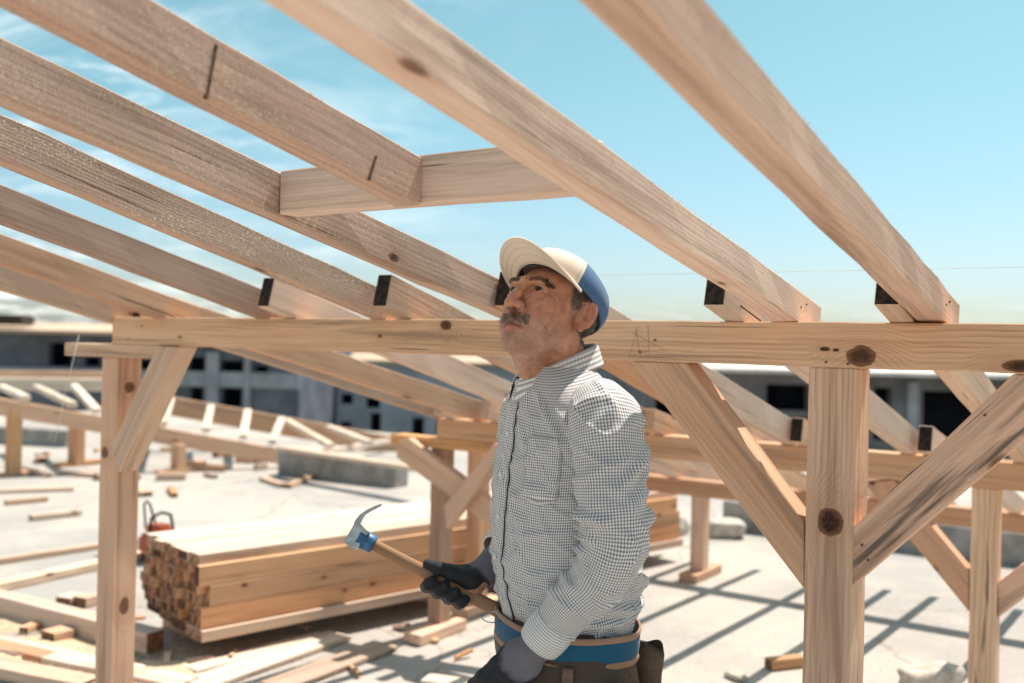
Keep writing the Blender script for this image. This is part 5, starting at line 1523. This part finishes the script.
def glove(parts, ells, wrist, arm_dir, knit_len, k=0.006, step=0.002, backdir=None):
    allp = [Vector(p) for ch, rd in parts for p in ch] + [Vector(wrist)] + [Vector(e[0]) for e in ells]
    lo = [min(p[i] for p in allp) - 0.05 for i in range(3)]; hi = [max(p[i] for p in allp) + 0.05 for i in range(3)]
    G = Field(rng(lo[0], hi[0], step), rng(lo[1], hi[1], step), rng(lo[2], hi[2], step))
    for e in ells: G.ell(*e[:2], k=0.012, R=e[2] if len(e) > 2 else None)
    for ch, rd in parts: G.chain(ch, rd, k)
    v, q = G.nets()
    w0 = Vector(wrist); d = Vector(arm_dir).normalized()
    kn = []
    for p in v:
        s_ = (Vector(p) - w0).dot(d)
        val = 1.0 - s_ / knit_len * 0.5 if s_ > 0 else 1.0
        if backdir is not None: val += (Vector(p) - w0 - d * s_).dot(backdir) * 12.0
        kn.append(max(0, min(1, val)))
    return np_mesh('glove', v, q, M_gl, man, Matrix.Identity(4), dict(knit=kn))
# right hand round the hammer handle
HD = 2.045
hb_ = at_depth(505, 614, HD - 0.01); ht_ = at_depth(352, 533.5, HD)
hx_ = (ht_ - hb_).normalized()                        # towards the head
hcam = (CAM_P - (hb_ + ht_) / 2); hcam = (hcam - hx_ * hcam.dot(hx_)).normalized()
hup = hcam.cross(hx_) * -1
if hup.z < 0: hup = -hup
HL_ = (ht_ - hb_).length
def hpt(px, th, rho):
    """point beside the handle: px picks the place along it, th the angle round it (0 = camera side, 90 = up)"""
    A = at_depth(px[0], px[1], HD); s_ = (A - hb_).dot(hx_)
    a = R_(th)
    return hb_ + hx_ * s_ + hcam * (rho * math.cos(a)) + hup * (rho * math.sin(a))
wrw = mw(WRR); eld = (mw(WRR) - mw(ELR)).normalized()
fing = []
for i, (px, tip, r0) in enumerate((((433, 576), -22, 0.0112), ((444, 582), -16, 0.0116), ((455, 588), -18, 0.0112), ((465.5, 593.5), -30, 0.0102))):
    ch = [hpt((px[0] + 13, px[1] - 6), 128, 0.031), hpt(px, 175, 0.029), hpt(px, 215, 0.027), hpt((px[0] - 1, px[1]), 262, 0.0245), hpt((px[0], px[1]), 305, 0.0235), hpt((px[0] + 2, px[1] + 1), 360 + tip, 0.0215)]
    fing.append((ch, [r0 * 1.12, r0 * 1.08, r0 * 1.04, r0, r0 * 0.98, r0 * 0.86]))
thumb = ([wrw + eld * 0.012 + hup * 0.004, hpt((474, 575), 75, 0.030), hpt((454, 572), 62, 0.0265), hpt((438, 570), 55, 0.0235), hpt((425, 569), 50, 0.0215)], [0.020, 0.0185, 0.0145, 0.0125, 0.0100])
palm = [(tuple(hpt((466, 578), 118, 0.030)), (0.034, 0.021, 0.024), np.array(Matrix((hx_, hcam, hup)).transposed())),
        (tuple(hpt((456, 577), 140, 0.033)), (0.032, 0.016, 0.022), np.array(Matrix((hx_, hcam, hup)).transposed()))]
cuffc = ([wrw - eld * 0.030, wrw + eld * 0.008, hpt((468, 576), 110, 0.030)], [0.033, 0.0305, 0.026])
glove([cuffc, thumb] + fing, palm, tuple(wrw - eld * 0.03), eld, 0.060, k=0.009)
# left hand hanging by the pouch
wlw = mw(WRL); ld = (mw(WRL) - mw(ELL)).normalized()
hdir = (at_depth(474, 700, 1.80) - wlw).normalized(); hdir = (ld * 0.25 + hdir * 0.75).normalized()
hside = (hdir.cross(CAM_P - wlw)).normalized()
if hside.z < 0: hside = -hside                        # across the knuckles, thumb side up
hback = hside.cross(hdir)
if hback.dot(CAM_P - wlw) < 0: hback = -hback
def lh(x, y, z): return wlw + hdir * x + hside * y + hback * z
fing = []
for i, (y, L, r0) in enumerate(((0.026, 0.078, 0.0112), (0.009, 0.086, 0.0115), (-0.009, 0.080, 0.0110), (-0.026, 0.064, 0.0100))):
    fing.append(([lh(0.045, y * 0.8, 0.002), lh(0.088, y, 0.002), lh(0.088 + L * 0.45, y * 1.05, -0.006), lh(0.088 + L * 0.78, y * 1.05, -0.022), lh(0.088 + L * 0.95, y * 1.0, -0.040)], [0.013, r0 * 1.1, r0, r0 * 0.95, r0 * 0.82]))
thumb = ([lh(0.018, 0.010, -0.010), lh(0.050, 0.022, -0.030), lh(0.080, 0.024, -0.045), lh(0.100, 0.018, -0.055)], [0.020, 0.016, 0.0125, 0.0100])
palm = [(tuple(lh(0.055, 0, 0)), (0.050, 0.042, 0.017), np.array(Matrix((hdir, hside, hback)).transposed()))]
cuffc = ([wlw - ld * 0.030, wlw + ld * 0.006, lh(0.03, 0, 0)], [0.0335, 0.0315, 0.028])
glove([cuffc, thumb] + fing, palm, tuple(wlw - ld * 0.03), (ld + hdir).normalized(), 0.066, backdir=hback)

# ---- trousers, boots
Tf = Field(rng(-0.26, 0.26, 0.009), rng(-0.30, 0.30, 0.009), rng(0.03, 0.94, 0.009))
Tf.cap((0, -0.055, 0.88), (0, 0.055, 0.88), 0.112, 0.112, 0.03); Tf.ell((0.0, 0, 0.86), (0.122, 0.168, 0.13), 0.03)
for s in (-1, 1):
    Tf.cap((0.0, s * 0.088, 0.82), (0.012, s * 0.105, 0.48), 0.092, 0.068, 0.03); Tf.cap((0.012, s * 0.105, 0.48), (-0.018, s * 0.108, 0.10), 0.068, 0.058, 0.03)
v, q = Tf.nets()
np_mesh('trousers', v, q, fabric('brown_work_trousers', (0.07, 0.05, 0.038), var=0.3), man, MM)
Bf = Field(rng(-0.14, 0.26, 0.007), rng(-0.24, 0.24, 0.007), rng(-0.02, 0.20, 0.007))
for s in (-1, 1):
    Bf.cap((-0.035, s * 0.108, 0.16), (-0.035, s * 0.108, 0.06), 0.050, 0.046, 0.02)
    Bf.cap((-0.04, s * 0.108, 0.045), (0.15, s * 0.128, 0.04), 0.044, 0.042, 0.02)
Bf.put(lambda X, Y, Z: 0.0 * X + 0.0 * Y + (Z - 0.004), (-0.2, -0.3, -0.05), (0.3, 0.3, 0.03), 0.004, cut=True)
v, q = Bf.nets()
np_mesh('boots', v, q, plain('worn_boot_leather', (0.07, 0.045, 0.03), 0.6, 0.3, 30), man, MM)

# ---- tool belt
M_bblue = fabric('blue_webbing', (0.008, 0.085, 0.165), scale=500, var=0.2); M_tan = fabric('tan_edging', (0.34, 0.19, 0.12)); 
M_leather, tl_, bl_ = new_mat('worn_brown_leather')
lP = tl_.new('ShaderNodeTexCoord').outputs['Object']
ln1 = tl_.noise(lP, 16.0, 5.0, 0.65); ln2 = tl_.noise(lP, 130.0, 3.0)
lc = tl_.mix(tl_.maprange(ln1, 0.3, 0.7), (0.045, 0.026, 0.018, 1), (0.13, 0.075, 0.050, 1)); lc = tl_.mix(tl_.math('MULTIPLY', tl_.maprange(ln2, 0.55, 0.75), 0.4), lc, (0.22, 0.15, 0.11, 1))
tl_.set(bl_.inputs['Base Color'], lc); bl_.inputs['Roughness'].default_value = 0.65
lb = tl_.new('ShaderNodeBump'); lb.inputs['Strength'].default_value = 0.4; lb.inputs['Distance'].default_value = 0.002; tl_.set(lb.inputs['Height'], tl_.math('ADD', ln1, ln2)); tl_.set(bl_.inputs['Normal'], lb.outputs[0])
def hip(z, ph, off):
    zz = max(z, 0.885)
    p = torso(zz, ph, off); p.z = z
    if z < 0.885:
        p.x += (0.885 - z) * 0.10 * math.cos(ph); p.y += (0.885 - z) * 0.06 * math.sin(ph)
    return p
ZB0, ZB1 = 0.874, 0.916
def bz(z, ph): return z + 0.004 * math.cos(ph)
def belt_ring(z0, z1, off):
    def f(u, v):
        ph = -math.pi + 2 * math.pi * u
        z = z0 + (z1 - z0) * v
        p = hip(max(z, 0.886), ph, off + 0.002 * math.sin(math.pi * v)); p.z = bz(z, ph) + 0.003 * mnoise.noise(Vector((ph * 2, 0, 3)))
        return p, ph * 0.15, z
    return f
belt = loft('tool_belt', belt_ring(ZB0, ZB1, 0.010), 96, 8, [M_bblue], man, MM)
md = belt.modifiers.new('solid', 'SOLIDIFY'); md.thickness = 0.004; md.offset = 1
for (a, b_) in ((ZB0 - 0.007, ZB0 + 0.001), (ZB1 - 0.001, ZB1 + 0.007)):
    e = loft('edging', belt_ring(a, b_, 0.0102), 96, 4, [M_tan], belt, MM)
    md = e.modifiers.new('solid', 'SOLIDIFY'); md.thickness = 0.0045; md.offset = 1
def apron(u, v):
    ph = R_(22 + 118 * u)
    z = ZB0 - 0.009 - 0.30 * (1 - v)
    p = hip(z, ph, 0.004 + 0.035 * (1 - v) * (0.6 + 0.4 * math.sin(u * 9)) + 0.006 * math.sin(u * 17 + v * 4) * (1 - v))
    return p, u, v
ap = loft('leather_apron', apron, 48, 30, [M_leather], belt, MM, closed=False)
md = ap.modifiers.new('solid', 'SOLIDIFY'); md.thickness = 0.004; md.offset = 1
def strap_(u, v):
    ph = R_(64 + 8 * u); z = ZB0 + 0.0 - 0.28 * (1 - v)
    p = hip(z, ph, 0.018 + 0.035 * (1 - v)); return p, u, v
st_ = loft('strap', strap_, 6, 24, [plain('strap_leather', (0.16, 0.10, 0.07), 0.6, 0.3, 60)], belt, MM, closed=False)
md = st_.modifiers.new('solid', 'SOLIDIFY'); md.thickness = 0.005; md.offset = 1
for dz in (0.028, 0.062, 0.10):
    p = hip(ZB0 - dz, R_(68), 0.026 + 0.035 * dz / 0.28); bm = bmesh.new(); bmesh.ops.create_uvsphere(bm, u_segments=12, v_segments=8, radius=0.0042)
    mesh_obj('rivet', bm, M_steel, belt, MM @ Matrix.Translation(p), smooth=True)
# pockets: open-topped pouches of leather
def pouch(name, ctr, rx, ry, z0, z1, tilt, rot):
    def f(u, v):
        # outside wall up, over the rim, and down the inside
        ph = 2 * math.pi * u
        t_ = v * 2 if v < 0.5 else 2 - v * 2
        k = (0.80 + 0.20 * t_) * (1.0 if v < 0.5 else 0.93)
        q = Vector((rx * k * math.cos(ph), ry * k * math.sin(ph), z0 + (z1 - z0) * (t_ if v < 0.5 else max(0.15, t_))))
        q.z += tilt * math.cos(ph) * t_ + 0.006 * math.sin(3 * ph) * t_
        q += Vector((0.004 * mnoise.noise(q * 20), 0.004 * mnoise.noise(q * 20 + Vector((5, 5, 5))), 0))
        return Vector(ctr) + Matrix.Rotation(rot, 3, 'Z') @ q, ph * 0.06, v
    return loft(name, f, 48, 24, [M_leather, M_bk], belt, MM, midx=lambda u, v: 1 if v > 0.56 else 0)  # inner wall coloured black to paint the shade inside the leather pouch
pouch('pouch', (-0.138, 0.080, 0), 0.036, 0.048, 0.66, 0.885, 0.006, 0.5)
pouch('pouch', (-0.045, 0.200, 0), 0.060, 0.030, 0.62, 0.832, -0.010, -0.12)
pouch('pouch', (0.110, 0.125, 0), 0.045, 0.030, 0.60, 0.80, 0.0, 0.9)
bm = bmesh.new(); rc = at_depth(492, 617, 1.97)
add_tube(bm, [rc + Vector((0.020 * math.cos(k * 6.283 / 20), 0.018 * math.sin(k * 6.283 / 20), 0.006 * math.sin(k * 6.283 / 20))) for k in range(21)], 0.0013, 6, cap=False)
mesh_obj('hammer_loop', bm, M_steel, belt)

# ================================================================== hammer
ham = empty('hammer', hb_, 'claw hammer with wooden handle and blue collar held in his right glove', 'hammer')
bm = bmesh.new()
ks = [0, 0.03, 0.10, 0.3, 0.55, 0.8, 0.9, 1.0]; rdd = [0.0118, 0.0135, 0.0125, 0.0118, 0.0115, 0.0105, 0.0105, 0.0105]
k = 16; rings = []
for s_, r0 in zip(ks, rdd):
    c = hb_.lerp(ht_, s_)
    rings.append([bm.verts.new(c + hup * (r0 * 1.12 * math.cos(6.28319 * q / k)) + hcam * (r0 * 0.9 * math.sin(6.28319 * q / k))) for q in range(k)])
for a, b_ in zip(rings, rings[1:]):
    for q in range(k): bm.faces.new((a[q], a[(q + 1) % k], b_[(q + 1) % k], b_[q])).smooth = True
bm.faces.new(rings[0]); bm.faces.new(rings[-1]); bmesh.ops.recalc_face_normals(bm, faces=bm.faces)
Mh = Matrix((hx_, hcam, hup)).transposed().to_4x4(); Mh.translation = hb_
bm.transform(Mh.inverted())
mesh_obj('handle', bm, wood('hammer_handle_wood', light=(0.40, 0.22, 0.12), dark=(0.20, 0.095, 0.05), density=0.0, ring=0.004), ham, Mh)
def hbox(name, pts, half, mat, bev=0.0015):
    """prism between hammer-frame polygons; pts (along handle, up) in metres from the butt, half = half width towards the camera"""
    bm = bmesh.new()
    a = [bm.verts.new((x, -half, z)) for x, z in pts]; b_ = [bm.verts.new((x, half, z)) for x, z in pts]
    bm.faces.new(a); bm.faces.new(list(reversed(b_)))
    n = len(pts)
    for i in range(n): bm.faces.new((a[i], b_[i], b_[(i + 1) % n], a[(i + 1) % n]))
    bmesh.ops.recalc_face_normals(bm, faces=bm.faces)
    if bev: bmesh.ops.bevel(bm, geom=list(bm.edges), offset=bev, segments=2, affect='EDGES')
    return mesh_obj(name, bm, mat, ham, Mh)
def hloc(px):
    A = at_depth(px[0], px[1], HD); q = Mh.inverted() @ A; return (q.x, q.z)
M_hsteel = plain('scuffed_steel', (0.50, 0.50, 0.50), 0.38, 0.25, 60, metal=0.85, bump=0.3)
M_hblue = plain('blue_painted_collar', (0.03, 0.12, 0.27), 0.45, 0.5, 60, spec=0.5)
bm = bmesh.new(); c0_, c1_ = HL_ * 0.855, HL_ * 0.955
add_tube(bm, [(c0_, 0, 0), (c0_ + 0.003, 0, 0), (c1_, 0, 0)], [0.0165, 0.0185, 0.0200], 20); mesh_obj('collar', bm, M_hblue, ham, Mh)
head = hbox('head', [hloc(p) for p in ((345, 541), (354, 525), (359, 522), (369, 533), (366, 538), (357, 550))], 0.0165, M_hsteel)
f0 = Vector((*hloc((345, 541)),)); f1 = Vector((*hloc((357, 550)),)); ou = Vector(((f1 - f0).y, -(f1 - f0).x)).normalized()
if ou.dot(Vector(hloc((340, 555))) - f0) < 0: ou = -ou
for i in range(6):
    c = f0.lerp(f1, (i + 0.5) / 6); dv = (f1 - f0) / 6 * 0.32
    p = [c - dv - ou * 0.001, c + dv - ou * 0.001, c + dv * 0.7 + ou * 0.0028, c - dv * 0.7 + ou * 0.0028]
    b2 = hbox('face_ridge', [(q.x, q.y) for q in p], 0.0150, M_hsteel, 0.0004)
    b2.parent = head; b2.matrix_basis = Matrix.Identity(4)
# claw: two curved prongs
cl_c = [((353, 528), (361, 522)), ((355, 521), (362, 519)), ((360, 514.5), (365, 514.5)), ((367, 509.5), (370, 511)), ((374, 506), (376, 508)), ((381, 503.6), (381.5, 504.6))]
for s in (-1, 1):
    bm = bmesh.new(); rg = []
    for i, (o_, n_) in enumerate(cl_c):
        t_ = i / (len(cl_c) - 1)
        yi, yo = s * (0.0004 + 0.004 * t_), s * (0.0150 - 0.002 * t_)
        a = hloc(o_); b_ = hloc(n_)
        rg.append([bm.verts.new((a[0], yi, a[1])), bm.verts.new((a[0], yo, a[1])), bm.verts.new((b_[0], yo, b_[1])), bm.verts.new((b_[0], yi, b_[1]))])
    for a, b_ in zip(rg, rg[1:]):
        for q in range(4): bm.faces.new((a[q], a[(q + 1) % 4], b_[(q + 1) % 4], b_[q]))
    bm.faces.new(rg[0]); bm.faces.new(rg[-1]); bmesh.ops.recalc_face_normals(bm, faces=bm.faces)
    mesh_obj('claw', bm, M_hsteel, ham, Mh)
